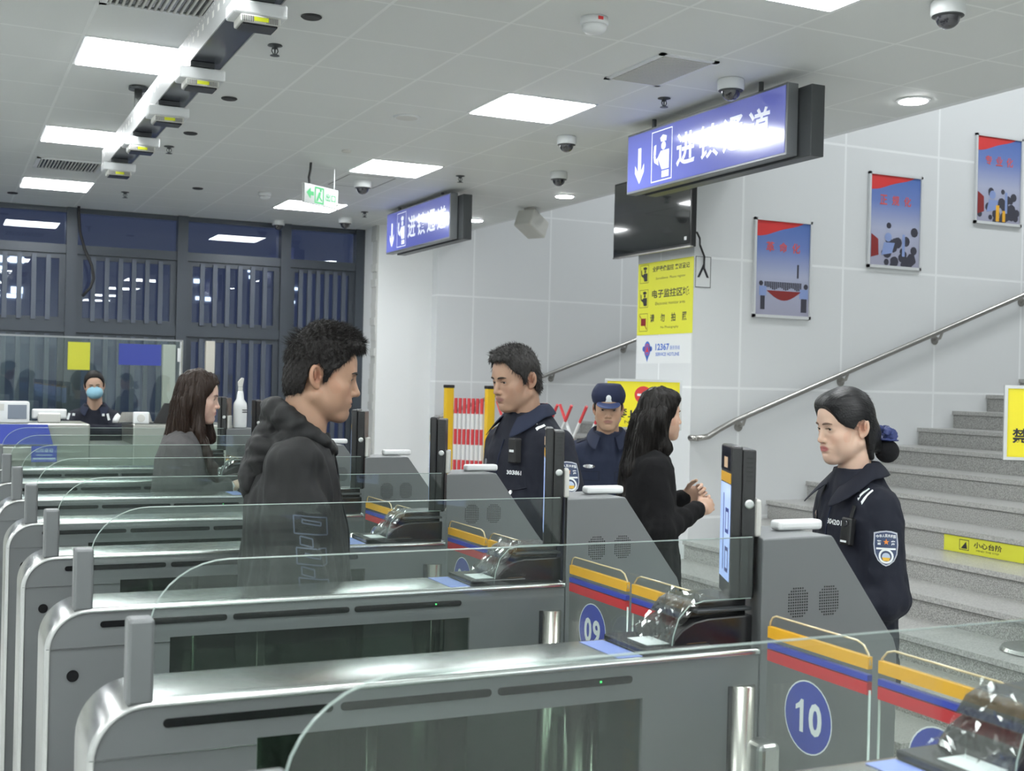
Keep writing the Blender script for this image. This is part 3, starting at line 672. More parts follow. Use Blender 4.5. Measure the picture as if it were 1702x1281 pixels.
for i, (z, s1, s2) in enumerate(((2.475, '全程录像监控 来访登记', 'Surveillance  Please register'), (2.29, '电子监控区域', 'Electronic monitor area'), (2.11, '请勿拍照', 'No Photography'))):
    if i == 2:
        for j, ch in enumerate(s1): put_text(t1, ch, (xx, 7.84-.145*j, z+.018), u, EZ, h=.062, w=.058, bold=.02)
    else: put_text(t1, s1, (xx, 7.60, z+.018), u, EZ, h=.062 if i else .042, w=.50, bold=.02)
    put_text(t1, s2, (xx, 7.60, z-.055), u, EZ, h=.022 if i < 2 else .022, w=.40 if i < 2 else .24)
    if i < 2: officer_icon(t1, (xx, 7.965, z-.01), u, .11)
    frame_rect(t1, (xx, 7.965, z-.01), u, EZ, .12, .135, .003)
t1.build('notice_lettering', M['ink'], n1)
t2 = MB().box((xx-.001, 7.93, 2.075), (xx, 8.0, 2.13)); rect(t2, (xx-.002, 7.965, 2.10), Vector((0, -.70, -.71)), Vector((0, -.71, .70)), .15, .007); t2.build('camera_symbol', M_['maroon'], n1)
n2 = wall_sheet('hotline_sheet', XE-.001, 7.31, 8.05, 1.79, 1.998, M['white'], 'white sheet with a blue badge and the number 12367, below the yellow notice', 'notice')
t3 = MB(); disc(t3, (xx, 7.90, 1.895), u, EZ, .045, 24, .062); disc(t3, (xx, 7.95, 1.90), u, EZ, .02, 16); disc(t3, (xx, 7.85, 1.90), u, EZ, .02, 16); t3.poly([(xx, 7.92, 1.84), (xx, 7.88, 1.84), (xx, 7.90, 1.80)])
put_text(t3, '12367', (xx, 7.69, 1.912), u, EZ, h=.05, w=.19, bold=.03); put_text(t3, '服务热线', (xx, 7.52, 1.905), u, EZ, h=.03, w=.13); put_text(t3, 'SERVICE HOTLINE', (xx, 7.62, 1.858), u, EZ, h=.025, w=.32, bold=.02)
t3.build('hotline_print', M_['sheetblue'], n2)
t4 = MB(); t4.poly([(xx-.001, 7.92, 1.875), (xx-.001, 7.88, 1.875), (xx-.001, 7.90, 1.93)]); ring(t4, (xx-.001, 7.90, 1.895), u, EZ, .034, .006, 20, .044); t4.build('badge_centre', M['sred'], n2)
# ------------------------------------------------------------------ posters on the stair wall
def poster(xa, xb, z0, z1, title, kind, label):
    r = empty('poster', ((xa+xb)/2, WB, (z0+z1)/2), label, 'poster', 'framed propaganda posters up the stairs')
    w_, h_ = xb-xa, z1-z0; a, b_ = w_/2, h_/2
    f = MB()
    for q in ((-a, -a+.018, -b_, b_), (a-.018, a, -b_, b_), (-a, a, -b_, -b_+.022), (-a, a, b_-.018, b_)): f.box((q[0], -.022, q[2]), (q[1], 0, q[3]))
    f.build('poster_frame', M_['alu'], r)
    MB().box((-a+.016, -.012, -b_+.02), (a-.016, -.002, b_-.016)).build('print_sky', M_['postersky'], r)
    y = -.0128
    q = MB(); n = 14; q.poly([(-a+.018, y, b_-.018)]+[(-a+.018+(w_-.036)*.88*i/n, y, b_-.018-.115*(1-i/n)**.8-.010*math.sin(i*.55)*(1-i/n)) for i in range(n+1)])
    q.build('red_banner', M['sred'], r)
    t = MB()
    for i, ch in enumerate(title): put_text(t, ch, (-a*.45+i*a*.45, y-.0006, b_-.205), EX, EZ, h=.075, w=.072, bold=.02)
    t.build('title', M_['titlered'], r)
    rg = random.Random(kind)
    if kind == 1:
        q = MB()
        for i in range(20): q.box((-a*.62+i*a*.065, y-.0004, -b_+.215+.01*math.sin(i)), (-a*.62+i*a*.065+.012, y, -b_+.265))
        q.box((a*.5, y-.0004, -b_+.30), (a*.56, y, -b_+.40)); q.box((-a*.75, y-.0005, -b_+.06), (-a*.6, y, -b_+.16)); q.box((a*.66, y-.0005, -b_+.05), (a*.86, y, -b_+.15))
        disc(q, (-a*.74, y-.0004, -b_+.25), EX, EZ, .018); disc(q, (a*.82, y-.0004, -b_+.24), EX, EZ, .02); q.build('printed_figures', M_['pdark'], r)
        q = MB(); q.poly([(-a*.55, y-.0006, -b_+.20)]+[(-a*.55+1.2*a*i/10, y-.0006, -b_+.20-.07*math.sin(math.pi*i/10)) for i in range(11)]); q.build('printed_banner', M_['maroon'], r)
        q = MB().box((-a*.8, y-.0005, -b_+.16), (-a*.55, y, -b_+.23)); q.box((a*.6, y-.0005, -b_+.15), (a*.9, y, -b_+.22)); q.build('printed_uniforms', M_['pblue'], r)
    else:
        q = MB()
        for i in range(26):
            cx, cz = rg.uniform(-a*.8, a*.8), -b_+.03+abs(rg.gauss(0, .12)); rr2 = rg.uniform(.02, .045); disc(q, (cx, y-.0003-i*.00002, min(cz, -b_+.33)), EX, EZ, min(rr2, a-.02-abs(cx)), 9)
        q.build('printed_crowd', M_['pdark'], r)
        q = MB(); disc(q, (-a*.25, y-.0012, -b_+.24), EX, EZ, .034); q.poly([(-a*.5, y-.0012, -b_+.10), (-a*.1, y-.0012, -b_+.12), (a*.0, y-.0012, -b_+.20), (-a*.4, y-.0012, -b_+.20)]); q.box((a*.28, y-.0013, -b_+.10), (a*.38, y-.0011, -b_+.27)); q.build('printed_figure', M_['pblue'], r)
        q = MB(); q.poly([(-a*.88, y-.0014, -b_+.08), (-a*.6, y-.0014, -b_+.1), (-a*.62, y-.0014, -b_+.22), (-a*.88, y-.0014, -b_+.26)]); q.build('printed_red_coat', M_['maroon'], r)
        if kind == 3: q = MB(); q.box((-a*.1, y-.0016, -b_+.03), (a*.04, y-.0014, -b_+.16)); q.box((a*.18, y-.0016, -b_+.03), (a*.30, y-.0014, -b_+.12)); q.build('printed_yellow', M['yellow'], r)
M_['alu'] = mat('aluminium_frame', (.72, .74, .75), .35, .3)
ps = mat('poster_sky', (.2, .3, .6), .22); nt, bs = nodes(ps); tcn = nt.nodes.new('ShaderNodeTexCoord'); sp = nt.nodes.new('ShaderNodeSeparateXYZ'); mr = nt.nodes.new('ShaderNodeMapRange')
mr.inputs[1].default_value = -.36; mr.inputs[2].default_value = .36; cr = nt.nodes.new('ShaderNodeValToRGB'); cr.color_ramp.elements[0].color = (.36, .36, .46, 1); cr.color_ramp.elements[1].color = (.09, .17, .46, 1)
e = cr.color_ramp.elements.new(.42); e.color = (.42, .45, .60, 1); e = cr.color_ramp.elements.new(.7); e.color = (.16, .23, .52, 1)
nt.links.new(tcn.outputs['Object'], sp.inputs[0]); nt.links.new(sp.outputs['Z'], mr.inputs[0]); nt.links.new(mr.outputs[0], cr.inputs[0]); nt.links.new(cr.outputs[0], bs.inputs['Base Color'])
M_['postersky'] = ps; M_['titlered'] = mat('title_red', (.62, .10, .10), .4); M_['pdark'] = mat('print_dark', (.05, .05, .07), .3); M_['pblue'] = mat('print_pale_blue', (.25, .33, .60), .3)
poster(5.335, 5.855, 2.14, 2.865, '革命化', 1, 'lowest poster on the stair wall, people holding a long red banner')
poster(6.386, 6.916, 2.567, 3.297, '正规化', 2, 'middle poster on the stair wall, a masked figure and crowd printed below')
poster(7.466, 7.98, 2.985, 3.705, '专业化', 3, 'highest poster on the stair wall, at the right edge of the photo')
# ------------------------------------------------------------------ handrails
def handrail(name, pts, y, br, label):
    r = empty(name, (pts[0][0], y, pts[0][1]), label, 'handrail')
    o = Vector((pts[0][0], y, pts[0][1]))
    MB().tube([Vector((x, y-.08, z))-o for x, z in pts], .021, 16).build('rail_tube', M['rail'], r, smooth=True)
    if name: MB().tube([Vector((pts[0][0], y-.08, pts[0][1]))-o, Vector((pts[0][0]-.01, y+.002, pts[0][1]))-o], .021, 14).build('end_return', M['rail'], r, smooth=True)
    for x, z in br: MB().tube([Vector((x, y-.08, z-.018))-o, Vector((x, y-.06, z-.06))-o, Vector((x, y, z-.075))-o], .011, 8).lathe([(.036, -.006), (.036, 0)], tuple(Vector((x, y, z-.075))-o), 16, 'Y').build('rail_bracket', M['rail'], r)
def rz(x): return 1.384+(x-5.146)*.3725
handrail('handrail', [(4.84, 1.262), (4.93, 1.275), (5.02, 1.325), (5.146, 1.384)]+[(x, rz(x)) for x in (6, 8, 10)], WB, [(5.24+.925*k, rz(5.24+.925*k)) for k in range(5)], 'steel handrail climbing the near stair wall under the posters')
def rz2(x): return 1.259+(x-4.903)*.3797
handrail('handrail', [(4.85, 1.235), (4.95, 1.277)]+[(x, rz2(x)) for x in (6, 8, 10)], WA, [(x, rz2(x)) for x in (5.28, 6.205, 7.13, 8.055)], 'steel handrail climbing the far panel wall behind the policemen')
# ------------------------------------------------------------------ step warning sticker
xs_, k_ = S0+ST*6, 6
w1 = MB().box((xs_-.003, 4.96, SR*5+.004), (xs_-.0005, 5.56, SR*6-.034)).build('step_sticker', M['yel2']); tag(w1, 'yellow mind the step sticker across a stair riser', 'sticker')
tt = MB(); put_text(tt, '小心台阶', (xs_-.004, 5.22, SR*5.42+.006), -EY, EZ, h=.036, w=.21, bold=.02); put_text(tt, 'MIND THE STEP', (xs_-.004, 5.22, SR*5.42-.026), -EY, EZ, h=.010, w=.17); frame_rect(tt, (xs_-.004, 5.40, SR*5.42-.004), -EY, EZ, .075, .062, .004)
tt.poly([(xs_-.004, 5.425, SR*5.42-.026), (xs_-.004, 5.375, SR*5.42-.026), (xs_-.004, 5.385, SR*5.42+.016)]); tt.build('sticker_lettering', M['ink'], w1)
# ------------------------------------------------------------------ yellow stand boards
def stand_board(x, y, z, ang, bz, bw, bh, lines, label):
    r = empty('stand_sign', (x, y, z), label, 'sign stand', 'yellow no entry boards on steel stands', rot=ang)     # local: face looks to -Y
    MB().lathe([(.17, 0), (.175, .006), (.165, .022), (.03, .03)], n=40).build('base_plate', M['polish'], r, smooth=False)
    MB().tube([(0, 0, .02), (0, 0, bz-bh/2)], .019, 20).build('pole', M['steel'], r, smooth=True)
    f = MB(); a, b_ = bw/2, bh/2
    for q in ((-a-.015, -a, -b_-.015, b_+.015), (a, a+.015, -b_-.015, b_+.015), (-a, a, -b_-.015, -b_), (-a, a, b_, b_+.015)): f.box((q[0], -.014, bz+q[2]), (q[1], .014, bz+q[3]))
    f.build('board_frame', M['steel'], r)
    MB().box((-a, -.009, bz-b_), (a, .009, bz+b_)).build('board_sheet', M['yel'], r)
    t = MB(); disc(t, (0, -.0098, bz+b_*.42), EX, EZ, bh*.19); t.build('no_entry_disc', M['sred'], r)
    t = MB(); rect(t, (0, -.0106, bz+b_*.42), EX, EZ, bh*.26, bh*.05); t.build('no_entry_bar', M['numeral'], r)
    t = MB(); put_text(t, lines, (0, -.0100, bz-b_*.38), EX, EZ, h=bh*.22, w=bw*.86, bold=.02); put_text(t, 'NO ENTRY', (0, -.01, bz-b_*.78), EX, EZ, h=bh*.06, w=bw*.5); t.build('board_lettering', M['ink'], r)
stand_board(4.74, 4.16, SR*3, R(-38), 1.487-SR*3, .335, .325, '禁止通行', 'yellow no entry board on a steel stand at the right edge')
stand_board(3.98, 6.55, SR*1, R(-28), 1.505-SR*1, .45, .285, '禁止入内', 'wide yellow no entry board behind the long-haired woman')
# ------------------------------------------------------------------ folding barrier across the far stairs
bx_, b0 = 4.47, SR*3
r = empty('folding_barrier', (bx_, 10.7, b0), 'folding barrier with yellow posts and red and white bars across the far stairs', 'barrier')
def post(dx, dy):
    q = MB().box((dx-.04, dy-.035, 0), (dx+.04, dy+.035, 1.155)).build('post', M_['ybar'], r, bevel=.006)
    MB().box((dx-.045, dy-.04, 1.155), (dx+.045, dy+.04, 1.185)).build('cap', M['blackm'], q, bevel=.006)
M_['ybar'] = mat('yellow_enamel', (.80, .52, .02), .35); M_['bred'] = mat('red_band', (.62, .05, .06), .4)
def bar(p, q, n=4, c0=0, w_=.016):
    """striped tube: alternate lengths red and white, one mesh"""
    P, Q = Vector(p), Vector(q); pts = []
    for i in range(n): pts += [P.lerp(Q, (i+.001)/n), P.lerp(Q, (i+.999)/n)]
    o = MB().tube(pts, w_, 8).build('bar', M['white'], r, smooth=False); o.data.materials.append(M_['bred'])
    for pl_ in o.data.polygons:
        t = (Vector(pl_.center)-P).dot(Q-P)/(Q-P).length_squared
        pl_.material_index = (int(t*n)+c0) % 2
post(0, .25); post(.30, -.05)
for i in range(7):
    f = i/6; bar((.055+.19*f, .20-.19*f, .02), (.055+.19*f, .20-.19*f, 1.06), 7, 1, .017)
zt, zb = 1.04, .10
for i in range(6):
    y1 = -.12-.26*i
    bar((.32, y1, zb), (.32, y1-.78, zt), 7, 1, .013); bar((.345, y1, zt), (.345, y1-.78, zb), 7, 1, .013)
post(.33, -2.30)
# ------------------------------------------------------------------ officer counter, booth screen and what stands on it
YC = 9.6
def P9(px, py): return px, py
def at(px, py, Y):
    d = FW+RX*((px-851)/2031.585)-UP*((py-640.5)/2031.585); t = Y/d.y; return Vector((0, 0, 1.62))+d*t
cb = empty('officer_counter', (0, YC, 0), 'long stainless steel counter with a dip in front of the masked officer', 'counter')
MB().box((-3.2, 0, 0), (1.035, .62, 1.24)).build('counter_body', M_['ctr'], cb, bevel=.01)
MB().box((1.345, 0, 0), (2.1, .62, 1.24)).build('counter_body', M_['ctr'], cb, bevel=.01)
MB().box((1.035, 0, 0), (1.345, .60, 1.085)).build('counter_dip', M_['ctr'], cb)
MB().box((-3.2, -.12, .98), (.70, 0, 1.08)).build('lower_ledge', M_['ctr'], cb, bevel=.01)
def on_counter(name, px0, px1, depth, y0=.12): 
    a, b_ = at(px0, 702, YC).x, at(px1, 702, YC).x; return a, b_
a, b_ = on_counter('x', 0, 50, 0)
r = empty('document_reader', (a-.02, YC+.10, 1.24), 'white desktop machine with a grey screen at the left edge of the counter', 'desktop machine')
MB().prism([(-.10, 0), (.225, 0), (.225, .150), (.215, .160), (-.10, .160)], 0, .10).build('housing', M['white'], r, bevel=.006); MB().box((.075, -.002, .030), (.205, 0, .135)).build('screen', M_['gscreen'], r); MB().box((-.01, -.002, .09), (.05, 0, .14)).build('keys', M['cream'], r)
r = empty('monitor', ((at(55, 702, YC).x), YC+.14, 1.24), 'white monitor seen from behind on the counter left of the masked officer', 'monitor')
MB().box((0, 0, .03), (.245, .035, .105)).build('rear_shell', M['white'], r, bevel=.012); MB().box((.04, -.03, 0), (.20, .02, .075)).build('stand', M['cream'], r, bevel=.01)
r = empty('intercom', (at(224, 702, YC).x, YC+.06, 1.24), 'small square white intercom with a round speaker on the counter', 'intercom')
MB().box((0, 0, 0), (.115, .05, .092)).build('housing', M['white'], r, bevel=.008); MB().lathe([(.030, 0), (.028, -.003)], (.055, 0, .046), 20, 'Y').build('speaker_disc', M['cream'], r)
r = empty('laptop', (at(203, 702, YC).x, YC+.24, 1.24), 'grey metal laptop lid standing behind the white intercom', 'laptop')
MB().prism([(0, 0), (.26, 0), (.235, .085), (.03, .085)], 0, .012).build('lid', M['tube'], r); MB().box((0, -.10, 0), (.25, 0, .01)).build('keyboard_base', M['gate_dark'], r)
r = empty('monitor', (at(253, 702, YC).x+.06, YC+.20, 1.24), 'black tilted monitor on the counter beside the woman in grey', 'monitor')
MB().prism([(-.02, 0), (.20, 0), (.20, .16), (.06, .16)], 0, .03).build('screen_shell', M['blackm'], r, bevel=.006); MB().box((.04, .03, 0), (.14, .12, .05)).build('stand', M['blackm'], r)
r = tag(MB().lathe([(.001, .075), (.018, .06), (.034, .03), (.038, 0)], n=20).build('desk_bell', M['white'], loc=(at(201, 700, YC+.1).x, YC+.3, 1.24), smooth=True), 'small white conical lamp on the counter beside the masked officer', 'lamp')
r = empty('blue_board', (at(0, 702, YC).x-.3, YC-.13, 1.085), 'slanted blue board leaning on the counter front at the left edge', 'board')
MB().prism([(0, .01), (.655, .01), (.615, .155), (0, .155)], 0, .015).build('board_sheet', M_['boardblue'], r)
r = empty('blue_sign', (at(52, 745, YC-.3).x, YC-.32, .98), 'small blue sign with white lines below the slanted blue board', 'sign')
MB().box((0, 0, .0), (.17, .015, .115)).build('sign_sheet', M_['boardblue'], r)
q = MB(); rect(q, (.085, -.001, .025), EX, EZ, .15, .010); rect(q, (.085, -.001, .05), EX, EZ, .11, .006)
put_text(q, '边检查验', (.085, -.001, .085), EX, EZ, h=.03, w=.12); q.build('sign_lines', M_['patchgrey'], r)
r.children[0].name = 'sign_sheet'; MB().box((.0, .0, -.98), (.03, .015, 0)).box((.14, 0, -.98), (.17, .015, 0)).build('legs', M['steel'], r)
# beyond the windows: a building with lit floors, pale posts
bd = empty('far_building', (0, 26, 0), 'dark building outside with lit windows, seen through the left window', 'building')
MB().box((-14, 0, 0), (30, 4, 14)).build('facade', mat('far_facade', (.27, .28, .33), .8), bd)
M_['litwin'] = emis('lit_window', (.75, .85, 1), 3.0)
for x0, y0, x1, y1 in ((-6, 409, 14, 419), (18, 409, 40, 421), (-6, 424, 12, 435), (16, 427, 40, 436), (-6, 442, 8, 447), (18, 477, 38, 487), (4, 489, 36, 494), (412, 446, 420, 452), (424, 440, 431, 447), (440, 438, 446, 446), (414, 458, 418, 463), (482, 474, 488, 480), (490, 478, 498, 482), (483, 500, 490, 504), (325, 493, 336, 498), (341, 494, 350, 500), (322, 464, 334, 470)):
    a, b_ = at(x0, y1, 25.98), at(x1, y0, 25.98); MB().box((a.x, -.03, a.z), (b_.x, 0, b_.z)).build('lit_window', M_['litwin'], bd)
for px0, px1, pyt, t in ((270, 292, 573, 'beige post behind the booth glass, left of the woman in grey'), (341, 357, 567, 'pale narrow post behind the head of the woman in grey')):
    a, b_ = at(px0, 600, 12.3), at(px1, pyt, 12.3); tag(MB().box((a.x, 12.28, 0), (b_.x, 12.34, b_.z)).build('partition_post', M_['beige'], bevel=.006), t, 'post')
for px0, py0, px1, py1, Y, m, t in ((112, 569, 150, 614, 11.16, M['yel2'], 'square yellow sheet on the booth glass above the masked officer'), (197, 573, 268, 606, 11.16, M_['boardblue'], 'blue sheet on the booth glass right of the yellow one')):
    a, b_ = at(px0, py1, Y), at(px1, py0, Y); tag(MB().box((a.x, Y-.004, a.z), (b_.x, Y, b_.z)).build('glass_notice', m), t, 'notice')
tag(MB().tube([Vector((at(131, 350, 12.72).x, 12.72, CZ))]+[at(x_, y_, 12.72) for x_, y_ in ((131, 352), (133, 385), (141, 415), (152, 440), (156, 462), (150, 478), (137, 492))], .014, 8).build('hanging_cable', M['blackm'], smooth=True), 'black cable hanging beside the left window mullion', 'cable')
# spray bottle on the kiosk of lane 04
sx, sy, sz = 1.485, (2.38+6)*S+.09, 1.62-(1.62-1.2645)*S
r = empty('spray_bottle', (sx, sy, sz), 'white spray bottle standing on a kiosk between the two passengers', 'bottle')
MB().lathe([(.034, 0), (.037, .006), (.037, .118), (.034, .135), (.020, .155), (.017, .185), (.013, .200)], n=24).build('bottle_body', M['white'], r, smooth=True)
MB().box((-.011, -.010, .200), (.011, .010, .222)).prism([(-.012, .222), (-.014, .25), (.004, .272), (.018, .268), (.014, .245), (.010, .222)], -.008, .008).build('trigger_head', M['cream'], r, bevel=.003)
q = MB(); q.box((.004, -.0378, .095), (.030, -.030, .100)); q.box((.004, -.0378, .083), (.030, -.030, .088)); q.build('label_lines', M['gate_dark'], r)
bs_ = empty('booth_screen', (0, 11.15, 0), 'tall glass booth screen behind the masked officer', 'glass screen')
MB().box((-3.0, .02, .02), (1.95, .03, 1.92)).build('screen_pane', M['booth'], bs_)
MB().box((-3.0, .01, 1.92), (1.97, .045, 1.935)).build('top_rail', M_['greyrail'], bs_)
MB().tube([(1.965, .03, .0), (1.965, .03, 1.935)], .018, 10).build('end_post', M['polish'], bs_)
MB().tube([(1.94, -.03, 1.74), (1.94, -.03, 1.86)], .016, 10).build('door_handle', M['white'], bs_)
# ------------------------------------------------------------------ figures: smooth distance fields turned into meshes
def rotm(yaw=0, pitch=0, roll=0):
    """pitch > 0 looks down; forward is +x, left +y"""
    return np.array((Matrix.Rotation(R(yaw), 3, 'Z') @ Matrix.Rotation(R(pitch), 3, 'Y') @ Matrix.Rotation(R(roll), 3, 'X')))
I3 = np.eye(3)
class Frame:
    def __init__(s, c=(0, 0, 0), m=I3, k=1.0): s.c = np.array(c, float); s.m = m; s.k = k
    def p(s, q): return s.c+s.m @ (np.array(q, float)*s.k)
def zones(lo, hi, h, fine=()):
    """axis samples: step h, with finer stretches (a, b, step)"""
    out = [lo]; 
    while out[-1] < hi:
        st = h
        for a, b, f in fine:
            if a-h*.5 <= out[-1] <= b: st = min(st, f)
        out.append(out[-1]+st)
    return np.array(out, np.float32)
class Field:
    def __init__(s, xs, ys, zs): s.a = (xs, ys, zs); s.D = np.full((len(xs), len(ys), len(zs)), .5, np.float32)
    def blk(s, lo, hi, pad):
        sl = []
        for a, l, h in zip(s.a, lo, hi):
            sl.append(slice(max(0, int(np.searchsorted(a, l-pad))), min(len(a), int(np.searchsorted(a, h+pad))+1)))
        X = s.a[0][sl[0]][:, None, None]; Y = s.a[1][sl[1]][None, :, None]; Z = s.a[2][sl[2]][None, None, :]
        return tuple(sl), X, Y, Z
    def op(s, prim, k=.01, mode='u'):
        fn, lo, hi = prim; sl, X, Y, Z = s.blk(lo, hi, k*1.5+.03)
        d = s.D[sl]
        if d.size == 0: return s
        e = fn(X, Y, Z)
        if mode == 'u': a, b = d, e
        else: a, b = -d, e
        h = np.clip(.5+.5*(b-a)/max(k, 1e-6), 0, 1); r = b*(1-h)+a*h-k*h*(1-h)
        s.D[sl] = r if mode == 'u' else -r
        return s
    def inter(s, fn, k=.002):
        sl, X, Y, Z = s.blk([a[0] for a in s.a], [a[-1] for a in s.a], 0)
        e = fn(X, Y, Z); s.D = np.maximum(s.D, e); return s
    def displace(s, fn): 
        X = s.a[0][:, None, None]; Y = s.a[1][None, :, None]; Z = s.a[2][None, None, :]
        s.D = s.D+fn(X, Y, Z); return s
def ell(F, c, r, rot=I3):
    c = F.p(c); A = F.m @ rot; r = np.array(r, float)*F.k; ext = np.sqrt(((A*r)**2).sum(1))
    def fn(X, Y, Z):
        x, y, z = X-c[0], Y-c[1], Z-c[2]
        q = [A[0, i]*x+A[1, i]*y+A[2, i]*z for i in range(3)]
        k0 = np.sqrt((q[0]/r[0])**2+(q[1]/r[1])**2+(q[2]/r[2])**2); k1 = np.sqrt((q[0]/r[0]**2)**2+(q[1]/r[1]**2)**2+(q[2]/r[2]**2)**2)
        return k0*(k0-1)/np.maximum(k1, 1e-5)
    return fn, c-ext, c+ext
def cap(F, a, b, ra, rb=None):
    a, b = F.p(a), F.p(b); ra *= F.k; rb = ra if rb is None else rb*F.k; ab = b-a; L = max(float(ab @ ab), 1e-9); m = max(ra, rb)
    def fn(X, Y, Z):
        x, y, z = X-a[0], Y-a[1], Z-a[2]; t = np.clip((x*ab[0]+y*ab[1]+z*ab[2])/L, 0, 1)
        return np.sqrt((x-t*ab[0])**2+(y-t*ab[1])**2+(z-t*ab[2])**2)-(ra+(rb-ra)*t)
    return fn, np.minimum(a, b)-m, np.maximum(a, b)+m
def loft(secs, n=2.0):
    """secs: (z, cx, cy, rx, ry) rising"""
    S_ = np.array(secs, float); z0, z1 = S_[0, 0], S_[-1, 0]
    def fn(X, Y, Z):
        zc = np.clip(Z, z0, z1); cx, cy, rx, ry = (np.interp(zc, S_[:, 0], S_[:, i]).astype(np.float32) for i in range(1, 5))
        q = (np.abs((X-cx)/rx)**n+np.abs((Y-cy)/ry)**n)**(1/n)
        d = (q-1)*np.minimum(rx, ry); e = np.maximum(z0-Z, Z-z1)
        return np.where(e > 0, np.sqrt(np.maximum(d, 0)**2+e**2)+np.minimum(d, 0)*0+np.where(d < 0, 0, 0), np.maximum(d, e))
    mx = S_[:, 3].max(); my = S_[:, 4].max()
    return fn, np.array([(S_[:, 1]-S_[:, 3]).min(), (S_[:, 2]-S_[:, 4]).min(), z0]), np.array([(S_[:, 1]+S_[:, 3]).max(), (S_[:, 2]+S_[:, 4]).max(), z1])
def folds(seed, wl, amp, stretch=(1, 1, 1), ridged=True):
    rg = np.random.RandomState(seed); K = []
    for o in range(3):
        for _ in range(4):
            v = rg.normal(size=3); v /= np.linalg.norm(v); K.append((v/np.array(stretch)*2*np.pi/wl*(1.9**o), rg.uniform(0, 6.28), .5**o))
    def fn(X, Y, Z):
        out = 0
        for v, ph, a in K:
            s_ = np.sin(X*v[0]+Y*v[1]+Z*v[2]+ph); out = out+a*((1-2*np.abs(s_)) if ridged and a > .6 else s_)
        return (out*amp/3).astype(np.float32)
    return fn
def nets(F):
    D = F.D; xs, ys, zs = F.a; nx, ny, nz = D.shape; s = D < 0
    cnt = np.zeros((nx-1)*(ny-1)*(nz-1), np.float32); acc = [cnt.copy() for _ in range(3)]
    cid = lambda i, j, k: (i*(ny-1)+j)*(nz-1)+k
    quads = []
    for ax in range(3):
        a = [slice(None)]*3; b = [slice(None)]*3; a[ax] = slice(0, -1); b[ax] = slice(1, None); a, b = tuple(a), tuple(b)
        ch = s[a] != s[b]; I, J, K = np.nonzero(ch)
        d0 = D[a][I, J, K]; d1 = D[b][I, J, K]; t = d0/(d0-d1)
        P = [xs[I].astype(np.float64), ys[J].astype(np.float64), zs[K].astype(np.float64)]
        A = (xs, ys, zs)[ax]; ii = (I, J, K)[ax]; P[ax] = A[ii]+t*(A[ii+1]-A[ii])
        o1, o2 = [(1, 2), (2, 0), (0, 1)][ax]
        idx = [I, J, K]; cells = []; ok = np.ones(len(I), bool)
        for q in (o1, o2): ok &= (idx[q] >= 1) & (idx[q] <= D.shape[q]-2)
        for da, db in ((-1, -1), (0, -1), (0, 0), (-1, 0)):
            c = [v.copy() for v in idx]; c[o1] = c[o1]+da; c[o2] = c[o2]+db
            inb = (c[o1] >= 0) & (c[o1] < D.shape[o1]-1) & (c[o2] >= 0) & (c[o2] < D.shape[o2]-1)
            id_ = cid(c[0], c[1], c[2]); np.add.at(cnt, id_[inb], 1)
            for m in range(3): np.add.at(acc[m], id_[inb], P[m][inb])
            cells.append(id_)
        q = np.stack(cells, 1)[ok]; fl = s[a][I, J, K][ok]
        q[~fl] = q[~fl][:, ::-1]; quads.append(q)
    used = np.nonzero(cnt)[0]; re = np.full(len(cnt), -1, np.int64); re[used] = np.arange(len(used))
    V = np.stack([acc[m][used]/cnt[used] for m in range(3)], 1); Q = re[np.concatenate(quads)]
    return V, Q
def relax(V, Q, it=1, lam=.5):
    E_ = np.concatenate([Q[:, [i, (i+1) % 4]] for i in range(4)])
    for _ in range(it):
        s_ = np.zeros_like(V); c = np.zeros(len(V))
        np.add.at(s_, E_[:, 0], V[E_[:, 1]]); np.add.at(s_, E_[:, 1], V[E_[:, 0]]); np.add.at(c, E_[:, 0], 1); np.add.at(c, E_[:, 1], 1)
        V = V+lam*(s_/np.maximum(c, 1)[:, None]-V)
    return V
def np_obj(name, V, Q, m, parent, tint=None):
    me = bpy.data.meshes.new(name); n = len(V); f = len(Q); k = Q.shape[1]
    me.vertices.add(n); me.vertices.foreach_set('co', V.astype(np.float32).ravel()); me.loops.add(f*k); me.loops.foreach_set('vertex_index', Q.astype(np.int32).ravel())
    me.polygons.add(f); me.polygons.foreach_set('loop_start', np.arange(0, f*k, k, dtype=np.int32)); me.polygons.foreach_set('loop_total', np.full(f, k, np.int32))
    me.polygons.foreach_set('use_smooth', [True]*f); me.update(calc_edges=True); me.validate(); me.materials.append(m)
    if tint is not None:
        ca = me.color_attributes.new('tint', 'FLOAT_COLOR', 'POINT'); ca.data.foreach_set('color', np.concatenate([tint, np.ones((n, 1))], 1).astype(np.float32).ravel())
    o = bpy.data.objects.new(name, me); C.objects.link(o); o.parent = parent
    return o
def bvh_of(V, Q): return BVHTree.FromPolygons([tuple(v) for v in V], [tuple(int(i) for i in q) for q in Q])
SKIN = {}
def skin(name):
    if name not in SKIN: SKIN[name] = vcol('skin_'+name, .48, .12, .35)
    return SKIN[name]
HM = dict(black=None)
